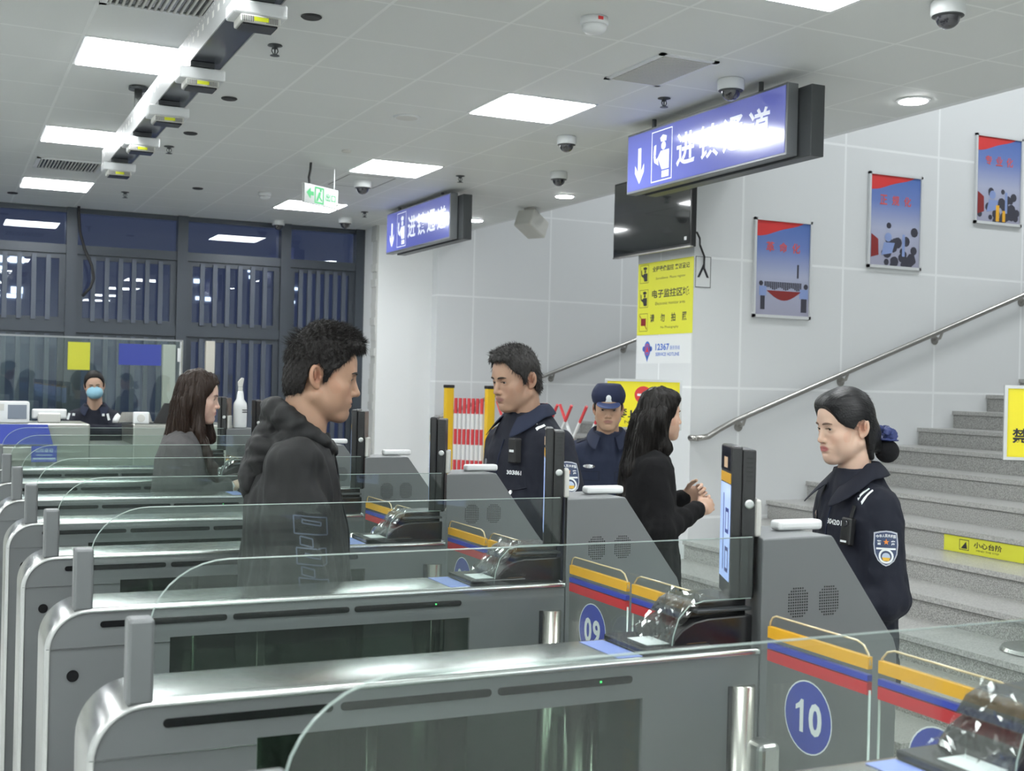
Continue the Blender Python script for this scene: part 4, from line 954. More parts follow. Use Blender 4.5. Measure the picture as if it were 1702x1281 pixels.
def hair_mat(name, col, rough=.35, stretch=(4, 4, .5)):
    if HM.get(name) is None:
        m = mat('hair_'+name, col, rough, spec=.28); nt, b = nodes(m)
        tc = nt.nodes.new('ShaderNodeTexCoord'); mp = nt.nodes.new('ShaderNodeMapping'); mp.inputs['Scale'].default_value = stretch
        n = nt.nodes.new('ShaderNodeTexNoise'); n.inputs['Scale'].default_value = 60; n.inputs['Detail'].default_value = 5
        bp = nt.nodes.new('ShaderNodeBump'); bp.inputs['Strength'].default_value = .7; bp.inputs['Distance'].default_value = .003
        nt.links.new(tc.outputs['Object'], mp.inputs[0]); nt.links.new(mp.outputs[0], n.inputs['Vector']); nt.links.new(n.outputs[0], bp.inputs['Height']); nt.links.new(bp.outputs[0], b.inputs['Normal'])
        HM[name] = m
    return HM[name]
def head_prims(f, F, g_):
    """g_: female 0..1; adds skull, face and neck to field f in head frame F"""
    q = lambda c, r, k, mode='u', rot=I3: f.op(ell(F, c, r, rot), k, mode)
    jw = .98 if g_ else 1.02
    q((-.006, 0, .030), (.090, .0735, .085), .004)
    q((.034, 0, .034), (.052, .060, .058), .02)
    q((.030, 0, -.030), (.052, .056*jw+.002, .062), .03)
    q((.024, 0, -.066), (.054, .047*jw, .042), .02)
    for s_ in (-1, 1):
        f.op(cap(F, (-.008, .051*s_*jw, -.052), (.054, .018*s_*jw, -.096), .020, .017), .02)
        q((.045, .043*s_, -.028), (.026, .022, .020), .02)
        q((.040, .034*s_, -.055), (.029, .024+.003*g_, .028+.003*g_), .02)
    q((.066, 0, -.096), (.018, .023, .018), .020)
    f.op(cap(F, (.074, -.028, .017), (.074, .028, .017), .0125 if not g_ else .0105), .014)
    q((.066, 0, -.063), (.021, .031, .028), .018)
    # eye sockets, then lids over the ball
    for s_ in (-1, 1): q((.089, .031*s_, .000), (.012, .018, .012), .012, 's')
    for s_ in (-1, 1):
        q((.0665, .031*s_, -.001), (.0150, .0175, .0138), .005)
        q((.0800, .0315*s_, -.0015), (.0130, .0120, .0021), .002, 's', rotm(0, 0, 4*s_))
    # nose
    nl = .0 if not g_ else -.003
    f.op(cap(F, (.079, 0, .008), (.096+nl, 0, -.031), .0075, .0095), .008)
    q((.098+nl, 0, -.035), (.0095, .0095, .0085), .006)
    for s_ in (-1, 1):
        q((.088+nl, .0115*s_, -.038), (.0095, .0070, .0070), .005); q((.0945+nl, .0062*s_, -.0445), (.0045, .0032, .003), .002, 's')
    # mouth
    fl = 1.05 if g_ else 1.0
    q((.0800, 0, -.0590), (.0080, .0280, .0040*fl), .007); q((.0788, 0, -.0686), (.0085, .0250, .0048*fl), .007)
    q((.0910, 0, -.0632), (.0070, .0270, .0010), .0015, 's')
    q((.0885, 0, -.0795), (.006, .016, .0030), .007, 's')
    # ears
    for s_ in (-1, 1):
        rt = rotm(-28*s_, -10, 0); E_ = np.array((-.018, .0765*s_, -.004)); n_ = rt @ np.array((0, s_, 0)); u_ = rt @ np.array((1, 0, 0)); w_ = rt @ np.array((0, 0, 1))
        at = lambda a, b, c: tuple(E_+u_*a+n_*b+w_*c)
        q(at(0, .0, 0), (.0175, .0075, .0310), .003, 'u', rt)
        q(at(.0022, .0068, .003), (.0112, .0088, .0200), .0015, 's', rt)          # hollow inside the rim
        q(at(-.0015, .0035, .004), (.0040, .0030, .0150), .002, 'u', rt)          # inner fold
        q(at(.0075, .0050, -.006), (.0050, .0045, .0065), .003, 's', rt)
        q(at(.0135, .0035, -.006), (.0040, .0035, .0060), .002)                    # tragus
        q(at(.004, .001, -.0275), (.0075, .0050, .0080), .004)
def tint_of(V, F, base, lip, brow):
    L = ((V-F.c) @ F.m)/F.k; T = np.tile(np.array(base), (len(V), 1))
    rg = np.random.RandomState(2)
    def blend(w, c): 
        nonlocal T; w = np.clip(w, 0, 1)[:, None]; T = T*(1-w)+np.array(c)*w
    x, y, z = L.T; ay = np.abs(y); face = (x > .04) & (np.abs(z) < .13)
    blend(face*np.exp(-(((ay-.043)/.02)**2+((z+.035)/.022)**2))*.35, (base[0]*1.02, base[1]*.78, base[2]*.72))
    blend(face*np.exp(-((y/.016)**2+((z+.038)/.012)**2))*.3, (base[0]*1.0, base[1]*.78, base[2]*.70))
    blend(((x > .060) & (ay < .028))*np.clip(1.35-((y/.0265)**2+((z+.0635)/.0098)**2)**2, 0, 1)*.85, lip)
    blend((x > .05)*np.exp(-(((ay-.031)/.018)**4+((z-.001)/.011)**4))*.22, (base[0]*.6, base[1]*.5, base[2]*.48))
    blend((ay > .066)*(np.abs(z+.005) < .04)*.3, (base[0]*1.0, base[1]*.74, base[2]*.66))
    blend((ay > .066)*np.exp(-(((x+.012)/.010)**2+((z+.003)/.018)**2)**2)*.8, (base[0]*.55, base[1]*.32, base[2]*.26))  # shade of the ear hollow painted in as a darker, redder tint
    return T
def eye_and_brow(root, F, bv, lash, gaze=(0, 0), browm=None):
    for s_ in (-1, 1):
        c = F.p((.0668, .031*s_, -.001)); r = .0128*F.k
        v, f, t = [], [], []; n, m_ = 20, 14; G = F.m @ rotm(gaze[0], gaze[1])
        for i in range(m_+1):
            a = math.pi*i/m_
            for j in range(n):
                b = 2*math.pi*j/n; d = G @ np.array((math.cos(a), math.sin(a)*math.cos(b), math.sin(a)*math.sin(b))); v.append(c+d*r)
                t.append((.006, .005, .005) if a < .25 else ((.035, .018, .010) if a < .50 else (.42, .39, .37)))
        for i in range(m_):
            for j in range(n): f.append((i*n+j, i*n+(j+1) % n, (i+1)*n+(j+1) % n, (i+1)*n+j))
        np_obj('eye', np.array(v), np.array(f), EYEM, root, np.array(t))
        def snapped(pts, off):
            out = []
            for p in pts:
                w_ = Vector(F.p(p)); h = bv.find_nearest(w_); out.append(h[0]+h[1]*off if h[0] else w_)
            return out
        lashp = snapped([(.088, s_*y_, .0028-.5*(abs(y_-.031)/.014)**2*.006) for y_ in (.018, .023, .028, .033, .038, .043)], .0006)
        MB().tube(lashp, [.0004, .0010, .0012, .0012, .0011, .0005], 6).build('eyelash', lash, root, smooth=True)
        bp_ = snapped([(.092, s_*.012, .0150), (.092, s_*.018, .0170), (.090, s_*.027, .0185), (.084, s_*.037, .0190), (.076, s_*.046, .0155)], .0004)
        MB().tube(bp_, [.0020, .0034, .0036, .0028, .0010], 6).build('eyebrow', browm, root, smooth=True)
EYEM = vcol('eyeball', .1)
def poly2d(pts):
    """signed distance in a plane to a closed polygon, negative inside"""
    P = np.array(pts, float)
    def fn(x, z):
        d = np.full(np.broadcast(x, z).shape, 9., np.float32); sg = np.ones_like(d); n = len(P)
        for i in range(n):
            a, b = P[i], P[(i+1) % n]; e = b-a; wx, wz = x-a[0], z-a[1]; t = np.clip((wx*e[0]+wz*e[1])/(e @ e), 0, 1)
            d = np.minimum(d, (wx-e[0]*t)**2+(wz-e[1]*t)**2)
            c1 = z >= a[1]; c2 = z < b[1]; c3 = e[0]*wz > e[1]*wx
            sg = np.where((c1 & c2 & c3) | (~c1 & ~c2 & ~c3), -sg, sg)
        return np.sqrt(d)*sg
    return fn
def hair_field(F, blobs, outline, h, seed=1, rough=.0015, streak=(1, 1, 1), wl=.012, lo=None, hi=None):
    """blobs: prims; outline: side-view polygon that the hair fills, in head units"""
    lo = F.c-.16 if lo is None else lo; hi = F.c+.16 if hi is None else hi
    f = Field(*[zones(a, b, h) for a, b in zip(lo, hi)])
    for b in blobs: f.op(b[0], b[1], b[2] if len(b) > 2 else 'u')
    if outline is not None:
        pf = poly2d(outline)
        def cut(X, Y, Z):
            x, y, z = X-F.c[0], Y-F.c[1], Z-F.c[2]; m = F.m
            lx = (m[0, 0]*x+m[1, 0]*y+m[2, 0]*z)/F.k; lz = (m[0, 2]*x+m[1, 2]*y+m[2, 2]*z)/F.k
            return pf(lx, lz)*F.k
        f.inter(cut)
    f.displace(folds(seed, wl, rough, streak, False))
    return f
def strands(V, Q, n, seed, length, flow, lift=.5, r=.0007, keep=None, F=None, curl=.25):
    rg = np.random.RandomState(seed); v = V[Q]; nr = np.cross(v[:, 1]-v[:, 0], v[:, 3]-v[:, 0]); nr /= np.maximum(np.linalg.norm(nr, axis=1), 1e-9)[:, None]; c = v.mean(1)
    if keep is not None:
        mk = keep(c, nr); c, nr = c[mk], nr[mk]
    if len(c) == 0: return np.zeros((0, 3)), np.zeros((0, 4), int)
    id_ = rg.randint(0, len(c), n); VV, QQ = [], []; b = 0
    for i in id_:
        p = c[i]-nr[i]*.002; nn = nr[i]; d = nn*lift+np.array(flow(c[i], nn))+rg.normal(size=3)*curl; d /= np.linalg.norm(d)
        t = np.cross(d, nn+.01); t /= max(np.linalg.norm(t), 1e-6); u = np.cross(d, t); L = length*rg.uniform(.5, 1.1)
        for k, (f_, rr) in enumerate(((0, 1), (.5, .8), (1, .15))):
            q = p+d*L*f_+np.array(flow(c[i], nn))*L*.35*f_*f_
            for a in (0, 2.1, 4.2): VV.append(q+(t*math.cos(a)+u*math.sin(a))*r*rr)
        for k in range(2):
            for j in range(3): QQ.append((b+k*3+j, b+k*3+(j+1) % 3, b+k*3+3+(j+1) % 3, b+k*3+3+j))
        b += 9
    return np.array(VV), np.array(QQ)
def fall_strands(V, Q, n, seed, starts, length, r=.0009, step=.02, sway=.15):
    """long hair: lines that run down over the hair mass"""
    bv = bvh_of(V, Q); rg = np.random.RandomState(seed); VV, QQ = [], []; b = 0; c = V[Q].mean(1); c = c[starts(c)]
    if len(c) == 0: return np.zeros((0, 3)), np.zeros((0, 4), int)
    for i in rg.randint(0, len(c), n):
        p = Vector(c[i]); pts = []; sw = rg.normal(size=3)*sway; L = length*rg.uniform(.5, 1)
        for k in range(int(L/step)):
            h = bv.find_nearest(p)
            if h[0] is None: break
            nn = h[1]; q = h[0]+nn*(.0012+.001*math.sin(k*.7+i)); pts.append(q)
            d = Vector((sw[0]*math.sin(k*.5), sw[1]*math.cos(k*.4), -1)); d = d-nn*d.dot(nn)
            if d.length < .2: break
            p = q+d.normalized()*step
        if len(pts) < 3: continue
        for k, q in enumerate(pts):
            d = (pts[min(k+1, len(pts)-1)]-pts[max(k-1, 0)]).normalized(); t = d.cross(Vector((.3, .9, .2))).normalized(); u = d.cross(t); rr = r*(1-.7*k/len(pts))
            for a in (0, 2.1, 4.2): VV.append(tuple(q+(t*math.cos(a)+u*math.sin(a))*rr))
        for k in range(len(pts)-1):
            for j in range(3): QQ.append((b+k*3+j, b+k*3+(j+1) % 3, b+k*3+3+(j+1) % 3, b+k*3+3+j))
        b += 3*len(pts)
    return np.array(VV), np.array(QQ)
def merge(*parts):
    V, Q, n = [], [], 0
    for v, q in parts:
        if len(v): V.append(v); Q.append(q+n); n += len(v)
    return np.concatenate(V), np.concatenate(Q)
def hand_prims(f, F, curl=(25, 35, 30), spread=1.0, thumb=(.6, .5), side=1):
    """wrist at the origin, fingers along +x, palm faces -z, thumb on +y*side"""
    f.op(ell(F, (.045, 0, 0), (.050, .040, .0150)), .012); f.op(cap(F, (-.05, 0, 0), (.01, 0, 0), .026, .024), .02)
    f.op(ell(F, (.030, .026*side, -.004), (.030, .016, .014)), .012)
    for i, (y, L, rr) in enumerate(((.030, .072, .0088), (.010, .080, .0090), (-.010, .074, .0086), (-.028, .058, .0078))):
        p = np.array((.086-(.004 if i in (0,) else .010*(i == 3)), y*side, .002)); a = 0; sp = (1.5-i)*3*spread*side
        for j, fr in enumerate((.46, .30, .24)):
            a += curl[j]*(1+.12*i); d = np.array((math.cos(R(a))*math.cos(R(sp)), math.cos(R(a))*math.sin(R(sp)), -math.sin(R(a))))
            q = p+d*L*fr; f.op(cap(F, p, q, rr*(1-.1*j), rr*(.92-.1*j)), .004); p = q
    p = np.array((.020, .030*side, -.004))
    for j, L in enumerate((.040, .034, .026)):
        an = thumb[0]*(1-.35*j); d = np.array((math.cos(an), math.sin(an)*side, -thumb[1]*(.6+.2*j))); d /= np.linalg.norm(d); q = p+d*L
        f.op(cap(F, p, q, .0115-.001*j, .0105-.0012*j), .005); p = q
def arm_frames(w_, el, roll=0):
    """frame at the wrist looking along the forearm"""
    x = np.array(w_, float)-np.array(el, float); x /= np.linalg.norm(x); up = np.array((0, 0, 1.)); y = np.cross(up, x); y /= np.linalg.norm(y); z = np.cross(x, y)
    return np.stack([x, y, z], 1) @ rotm(0, 0, roll)
def person(name_loc, d, heading, H, spec):
    """name_loc: pixel of the mid-head eye level in the photograph; d: depth along the view axis"""
    px, py = name_loc
    pos = Vector((0, 0, 1.62))+(FW+RX*((px-851)/2031.585)-UP*((py-640.5)/2031.585))*d
    z = pos.z
    root = empty('person', (pos.x, pos.y, spec.get('floor', 0)), spec['label'], 'person', rot=R(heading)); z -= spec.get('floor', 0)
    fem = spec.get('female', 0); hk = spec.get('hk', .95 if fem else 1.0)
    HF = Frame((0, 0, z), rotm(*spec.get('head', (0, 0, 0))), hk)
    sh, el, wr = spec['sh'], spec['el'], spec['wr']           # dict side -> point
    tx = spec.get('tx', -.05)                                   # how far the trunk stands behind the head
    h = spec.get('h', .0024); nz = z-.16
    # ---- the body: one surface from feet to crown, finest at the head and hands
    fx, fy, fz = [(-.13, .13, h)], [(-.11, .11, h)], [(z-.14, z+.14, h)]
    for s_ in spec.get('hands', ()):
        wv = np.array(wr[s_]); hf = arm_frames(wr[s_], el[s_], spec.get('roll', {}).get(s_, 0)); c = wv+hf[:, 0]*.08
        fx.append((c[0]-.11, c[0]+.11, .0032)); fy.append((c[1]-.09, c[1]+.09, .0032)); fz.append((c[2]-.08, c[2]+.08, .0032))
    lo = np.array((-.34, -.36, 0)); hi = np.array((.40, .36, z+.14))
    f = Field(zones(lo[0], hi[0], .012, fx), zones(lo[1], hi[1], .012, fy), zones(lo[2], hi[2], .012, fz))
    B = Frame()
    zs = sh[1][2]; hipz = H*.52
    f.op(cap(B, (tx, 0, zs-.17), (tx, 0, hipz+.08), .105, .10), .02); f.op(ell(B, (tx, 0, zs-.12), (.095, .150, .14)), .04); f.op(ell(B, (tx, 0, hipz), (.10, .145, .11)), .05)
    for s_ in (-1, 1):
        f.op(cap(B, (tx*.6, 0, zs+.01), np.array(sh[s_])*.9+np.array((tx*.1, 0, 0)), .045, .045), .03)
        f.op(cap(B, sh[s_], el[s_], .043, .036), .02); f.op(cap(B, el[s_], wr[s_], .036, .026), .012)
        f.op(cap(B, (tx, .085*s_, hipz-.03), (tx+.01, .10*s_, H*.28), .075, .052), .03); f.op(cap(B, (tx+.01, .10*s_, H*.28), (tx-.01, .11*s_, .08), .052, .036), .02)
        f.op(cap(B, (tx-.03, .11*s_, .035), (tx+.15, .12*s_, .028), .034, .028), .02)
    nr = .047 if fem else .056
    nb = np.array((tx*.85, 0, zs+.035)); f.op(cap(B, HF.p((-.022, 0, -.055)), nb, nr*.98, nr*1.08), .018)
    f.op(cap(B, HF.p((-.03, 0, -.02)), nb, nr*.8, nr*1.0), .02)
    head_prims(f, HF, fem)
    for s_ in spec.get('hands', ()):
        hf = Frame(wr[s_], arm_frames(wr[s_], el[s_], spec.get('roll', {}).get(s_, 0)), .94 if fem else 1.02); hand_prims(f, hf, side=spec.get('tside', {}).get(s_, 1 if s_ < 0 else -1), **spec.get('hand', {}))
    V, Q = nets(f); V = relax(V, Q, 1, .35)
    keepz = V[:, 2]
    body = np_obj('body', V, Q, skin(spec['skin'][0]), root, tint_of(V, HF, spec['skin'][1], spec['lip'], (.02, .02, .02)))
    m_ = (np.linalg.norm(V-HF.c, axis=1) < .17)[Q].all(1); bv = bvh_of(V, Q[m_])
    eye_and_brow(root, HF, bv, M_['lash'], spec.get('gaze', (0, 6)), M_['brow'] if fem else M_['lash'])
    return root, HF, (V, Q), bv
M_['brow'] = mat('soft_brow', (.16, .10, .075), .8)
M_['lash'] = mat('lash_brow', (.030, .022, .018), .8)
def skull(F, grow=0.0, top=0.0):
    return [(ell(F, (-.004, 0, .030), (.089+grow, .0765+grow, .087+grow+top)), .004), (ell(F, (.026, 0, .040), (.055+grow, .063+grow, .057+grow+top)), .02), (ell(F, (-.046, 0, -.030), (.042+grow, .058+grow, .05+grow)), .03)]
SIDE_M = [(.120, .086), (.072, .078), (.056, .044), (.040, .026), (.026, .018), (.014, -.014), (.005, -.018), (.001, .016), (-.012, .030), (-.034, .020), (-.040, -.030), (-.046, -.052), (-.125, -.078), (-.17, .0), (-.15, .18), (.12, .18)]
def garment(root, name, prims, m, h=.006, fold=None, cuts=(), it=1, lo=None, hi=None, thick=None):
    lo = np.min([p[0][1] for p in prims], 0)-.03 if lo is None else np.array(lo); hi = np.max([p[0][2] for p in prims], 0)+.03 if hi is None else np.array(hi)
    f = Field(*[zones(a, b, h) for a, b in zip(lo, hi)])
    for p in prims: f.op(p[0], p[1], p[2] if len(p) > 2 else 'u')
    if fold:
        for fo in fold: f.displace(fo)
    for c in cuts: f.op(c[0], c[1], 's')
    V, Q = nets(f); V = relax(V, Q, it, .4)
    return np_obj(name, V, Q, m, root), (V, Q)
def trousers(root, H, tx, m, top, rr=.095, w=.0):
    B = Frame(); P = [(loft([(H*.44, tx, 0, .125+w, .165+w), (top, tx, 0, .118+w, .165+w)]), .02)]
    for s_ in (-1, 1):
        P += [(cap(B, (tx, .085*s_, H*.48), (tx+.012, .105*s_, H*.28), rr, .075), .04), (cap(B, (tx+.012, .105*s_, H*.28), (tx, .112*s_, .09), .075, .06), .02)]
    garment(root, 'trousers', P, m, .012, [folds(9, .10, .008, (1, 1, 2))])
def shoes(root, tx, m):
    for s_ in (-1, 1):
        B = Frame(); garment(root, 'shoe', [(cap(B, (tx-.035, .112*s_, .045), (tx+.16, .125*s_, .032), .043, .036), .02), (ell(B, (tx-.02, .112*s_, .08), (.05, .045, .05)), .02)], m, .010, cuts=[(loft([(-.2, tx, 0, 1, 1), (.004, tx, 0, 1, 1)]), .001)])
def stick(bv, pts, d, off=.0015, far=.25):
    """drops points onto a surface along d"""
    out = []; d = Vector(d).normalized()
    for p in pts:
        p = Vector(p); h = bv.ray_cast(p-d*far, d, far*2.2)
        out.append(h[0]-d*off if h[0] is not None else p)
    return out
def decal(root, name, mb, bv, d, m, off=.0015):
    """mb: flat art in place; laid onto the cloth along d, faces cut small enough to follow it"""
    me = bpy.data.meshes.new('x'); me.from_pydata([tuple(v) for v in mb.v], [], [tuple(f) for f in mb.f]); bm = bmesh.new(); bm.from_mesh(me)
    bmesh.ops.triangulate(bm, faces=bm.faces)
    for _ in range(3):
        es = [e for e in bm.edges if e.calc_length() > .012]
        if not es: break
        bmesh.ops.subdivide_edges(bm, edges=es, cuts=1, use_grid_fill=False); bmesh.ops.triangulate(bm, faces=bm.faces)
    bm.verts.ensure_lookup_table(); V = [v.co.copy() for v in bm.verts]; Fc = [tuple(v.index for v in f.verts) for f in bm.faces]; bm.free(); bpy.data.meshes.remove(me)
    return mesh_obj(name, stick(bv, V, d, off), Fc, m, root, smooth=True)
def strap(root, name, pts, w, t, m):
    """flat band through pts ((p, side) pairs)"""
    mb = MB(); k = len(pts)
    for p, s_, n_ in pts:
        p, s_, n_ = Vector(p), Vector(s_).normalized(), Vector(n_).normalized()
        mb.v += [tuple(p-s_*w/2), tuple(p+s_*w/2), tuple(p+s_*w/2+n_*t), tuple(p-s_*w/2+n_*t)]
    for i in range(k-1):
        for j in range(4): mb.f.append((i*4+j, i*4+(j+1) % 4, i*4+4+(j+1) % 4, i*4+4+j))
    mb.f += [(0, 1, 2, 3), tuple((k-1)*4+j for j in (3, 2, 1, 0))]
    return mb.build(name, m, root, smooth=False)
def cloth_mat(name, col, rough=.8, sc=700, st=.25, sheen=.3):
    m = mat(name, col, rough, spec=.3, bump=(sc, st)); nodes(m)[1].inputs['Sheen Weight'].default_value = 0
    return m
CL = dict(navy=cloth_mat('navy_uniform', (.012, .014, .024)), navy2=cloth_mat('navy_shirt', (.016, .022, .046)), black=cloth_mat('black_shell_jacket', (.0125, .013, .0135), .6), knit=cloth_mat('black_knit', (.008, .008, .009), .95, 400, .4),
          grey=cloth_mat('grey_knit', (.10, .096, .098), .95, 420, .35), trou=cloth_mat('dark_trousers', (.02, .02, .024), .85), shoe=mat('black_shoe', (.015, .015, .015), .35))
# ------------------------------------------------------------------ the people
# hooded young man in the lane behind the second cabinet
def man_hooded():
    sp = dict(label='young man with short black hair in a black hooded jacket, in profile', skin=('tan', (.40, .245, .165)), lip=(.30, .13, .11), h=.0021,
              head=(0, 7, 0), tx=-.060, sh={1: (-.065, .18, 1.405), -1: (-.065, -.18, 1.405)}, el={1: (-.045, .225, 1.14), -1: (-.045, -.225, 1.13)}, wr={1: (.04, .20, .915), -1: (.015, -.20, .905)}, hands=(-1, 1), roll={-1: 75, 1: -75},
              hand=dict(curl=(28, 40, 30)), gaze=(0, 2))
    root, F, body, bv = person((534, 624), 3.22, -14, 1.77, sp)
    B = Frame(); z = F.c[2]; hb = skull(F, .006, .012)
    hb += [(ell(F, (.060, 0, .094), (.045, .056, .022), rotm(0, 14)), .03), (ell(F, (.01, 0, .116), (.055, .052, .020)), .03)]
    f = hair_field(F, hb, SIDE_M, .0026, 3, .0022, (1, 1, .6), .016); V, Q = nets(f)
    flow = lambda c, n: (.55, 0, .0) if (c-F.c)[2] > .09 else ((-.05, 0, -.55))
    st = strands(V, Q, 5200, 5, .018, flow, .35, .0007, keep=lambda c, n: (c-F.c)[:, 2] > .045, curl=.25)
    st3 = strands(V, Q, 160, 8, .026, lambda c, n: (-.6, 0, .25), .5, .0006, keep=lambda c, n: ((c-F.c)[:, 2] > .075) & ((c-F.c)[:, 0] < -.05) & ((c-F.c)[:, 0] > -.10), curl=.3)
    st2 = strands(V, Q, 3000, 6, .010, lambda c, n: (-.1, 0, -.8), .25, .0006, keep=lambda c, n: (c-F.c)[:, 2] <= .05, curl=.15)
    V, Q = merge((V, Q), st, st2, st3); np_obj('hair', V, Q, hair_mat('black', (.009, .0075, .007), .6, (3, 3, 1.5)), root)
    trousers(root, 1.77, -.075, CL['trou'], .98); shoes(root, -.075, CL['shoe'])
    J = [(loft([(.825, -.045, 0, .145, .200), (.90, -.047, 0, .150, .205), (1.05, -.052, 0, .142, .200), (1.22, -.062, 0, .130, .195), (1.34, -.066, 0, .115, .185), (1.41, -.060, 0, .095, .155), (1.475, -.048, 0, .070, .085)], 2.3), .03)]
    for s_ in (-1, 1):
        J += [(cap(B, (-.065, .165*s_, 1.395), sp['el'][s_], .072, .070), .045), (cap(B, sp['el'][s_], np.array(sp['wr'][s_])*.97+np.array((0, 0, .03)), .070, .050), .03)]
    o, g1 = garment(root, 'jacket', J, CL['black'], .0062, [folds(21, .13, .0075, (1, 1, 3.0)), folds(4, .06, .0016, (1, 1, 3))], cuts=[(cap(B, F.p((-.02, 0, -.06)), (-.04, 0, 1.46), .056, .060), .004), (loft([(.5, -.047, 0, .12, .17), (.86, -.047, 0, .125, .175)], 2.3), .01)])
    # hood: collar ring round the neck and the bag that hangs behind
    H_ = []; n = 14; ring_ = [(-.048+.074*math.cos(2*math.pi*i/n), .088*math.sin(2*math.pi*i/n), 1.487-.052*math.cos(2*math.pi*i/n)) for i in range(n)]
    for i in range(n): H_.append((cap(B, ring_[i], ring_[(i+1) % n], .024-.006*math.cos(2*math.pi*i/n)), .012))
    for a, b, r1, r2 in (((-.095, -.10, 1.43), (-.125, 0, 1.465), .036, .040), ((-.125, 0, 1.465), (-.095, .10, 1.43), .040, .036)): H_.append((cap(B, a, b, r1, r2), .03))
    H_ += [(ell(B, (-.150, 0, 1.405), (.040, .110, .060), rotm(0, -14)), .02), (ell(B, (-.178, 0, 1.355), (.028, .085, .058), rotm(0, -4)), .010), (cap(B, (-.150, -.08, 1.445), (-.150, .08, 1.445), .026), .01)]
    garment(root, 'hood', H_, CL['black'], .005, [folds(33, .075, .0038, (1.5, 2.0, .7)), folds(3, .04, .001)], cuts=[(cap(B, F.p((-.012, 0, -.05)), (-.048, 0, 1.44), .058, .058), .006)])
    gb = bvh_of(*g1)
    zp = MB(); zp.tube(stick(gb, [(0, 0, 1.455-.03*i) for i in range(19)], (-1, 0, 0), .002, .3), .0035, 6); zp.build('zip', M['slot'], root, smooth=True)
    # outlined print down the sleeve (right arm)
    pr_ = MB(); e0, w0 = Vector(sp['el'][-1]), Vector(sp['wr'][-1]); s0 = Vector(sp['sh'][-1])
    def P(u, t):
        q = s0.lerp(e0, t) if t < 1 else e0.lerp(w0, t-1); return q+Vector((u, -.1, 0))
    def loop(u0, u1, t0, t1, w_=.0035, sk=.0):
        t0, t1 = .42+(t0-.62)*.85, .42+(t1-.62)*.85; u0 += .012; u1 += .012
        pts = [(u0, t0), (u1, t0+sk), (u1, t1+sk), (u0, t1)]
        for i in range(4):
            a, b = P(*pts[i]), P(*pts[(i+1) % 4]); d = (b-a).normalized(); n_ = Vector((-d.z, 0, d.x))*w_/2; pr_.poly([a-n_, b-n_, b+n_, a+n_])
    for u0, u1, t0, t1 in ((-.025, .055, .62, .80), (-.005, .040, .665, .70), (-.012, .018, .83, .91), (-.022, .050, .94, 1.10), (-.002, .035, 1.0, 1.03), (-.012, .018, 1.13, 1.21), (-.020, .050, 1.24, 1.38), (-.010, .018, 1.42, 1.50), (-.02, .045, 1.54, 1.66)): loop(u0, u1, t0, t1, sk=.03)
    decal(root, 'sleeve_print', pr_, gb, (0, 1, 0), mat('print_slate', (.055, .068, .105), .5))
man_hooded()
def officer_bits(root, gb, F, tx, zs, fem=False, fat=0):
    pass
def badge(root, gb, c, u, v, d, s_):
    """shield patch: c centre, u right, v up, d into the cloth"""
    c, u, v = Vector(c), Vector(u), Vector(v); k = s_
    sh_ = [(-.036, .045), (-.018, .050), (0, .052), (.018, .050), (.036, .045), (.0375, .01), (.034, -.018), (.024, -.038), (.010, -.050), (0, -.054), (-.010, -.050), (-.024, -.038), (-.034, -.018), (-.0375, .01)]
    P = lambda a, b: c+u*a*k+v*b*k
    m = MB(); m.poly([P(a, b) for a, b in sh_]); pa = decal(root, 'arm_patch', m, gb, d, M_['patch_edge'], .002)
    m = MB(); m.poly([P(a*.90, b*.92) for a, b in sh_]); decal(pa, 'patch_field', m, gb, d, M_['patch_navy'], .0026)
    m = MB()
    for i, ch in enumerate('中华人民共和国'): put_text(m, ch, P(-.026+i*.0087, .034+.003*math.cos((i-3)*.5)), u, v, h=.0095*k, w=.0078*k, bold=.02)
    put_text(m, '警', P(-.021, .016), u, v, h=.014*k, w=.013*k, bold=.03); put_text(m, '察', P(.021, .016), u, v, h=.014*k, w=.013*k, bold=.03)
    rect(m, P(0, -.002), u, v, .058*k, .0055*k); ring(m, P(0, -.024), u, v, .022*k, .006*k, 20, .022*k); decal(pa, 'patch_white', m, gb, d, M['numeral'], .0032)
    m = MB(); m.poly([P(.0095*math.cos(math.pi/2+i*math.pi/5)*(1 if i % 2 == 0 else .42), .018+.0095*math.sin(math.pi/2+i*math.pi/5)*(1 if i % 2 == 0 else .42)) for i in range(10)]); decal(pa, 'patch_star', m, gb, d, M_['patch_star'], .0034)
    m = MB(); disc(m, P(0, -.026), u, v, .012*k, 14); m2 = MB(); m2.poly([P(-.012, -.028), P(.012, -.028), P(.008, -.038), P(-.008, -.038)]); decal(pa, 'patch_disc', m, gb, d, M_['patch_pale'], .0034); decal(pa, 'patch_gold', m2, gb, d, M_['patch_gold'], .0038)
M_['patch_edge'] = mat('patch_silver', (.45, .48, .54), .5); M_['patch_navy'] = mat('patch_navy', (.035, .055, .12), .5); M_['patch_star'] = mat('patch_star', (.75, .25, .04), .5)
M_['patch_gold'] = mat('patch_gold', (.75, .45, .05), .5); M_['patch_pale'] = mat('patch_pale_blue', (.50, .58, .70), .5); M_['chrome'] = mat('silver_metal', (.75, .76, .78), .18, 1); M_['hairnet'] = cloth_mat('hairnet_black', (.010, .010, .012), .9, 500, .6); M_['bow'] = cloth_mat('blue_ribbon', (.035, .05, .16), .35)
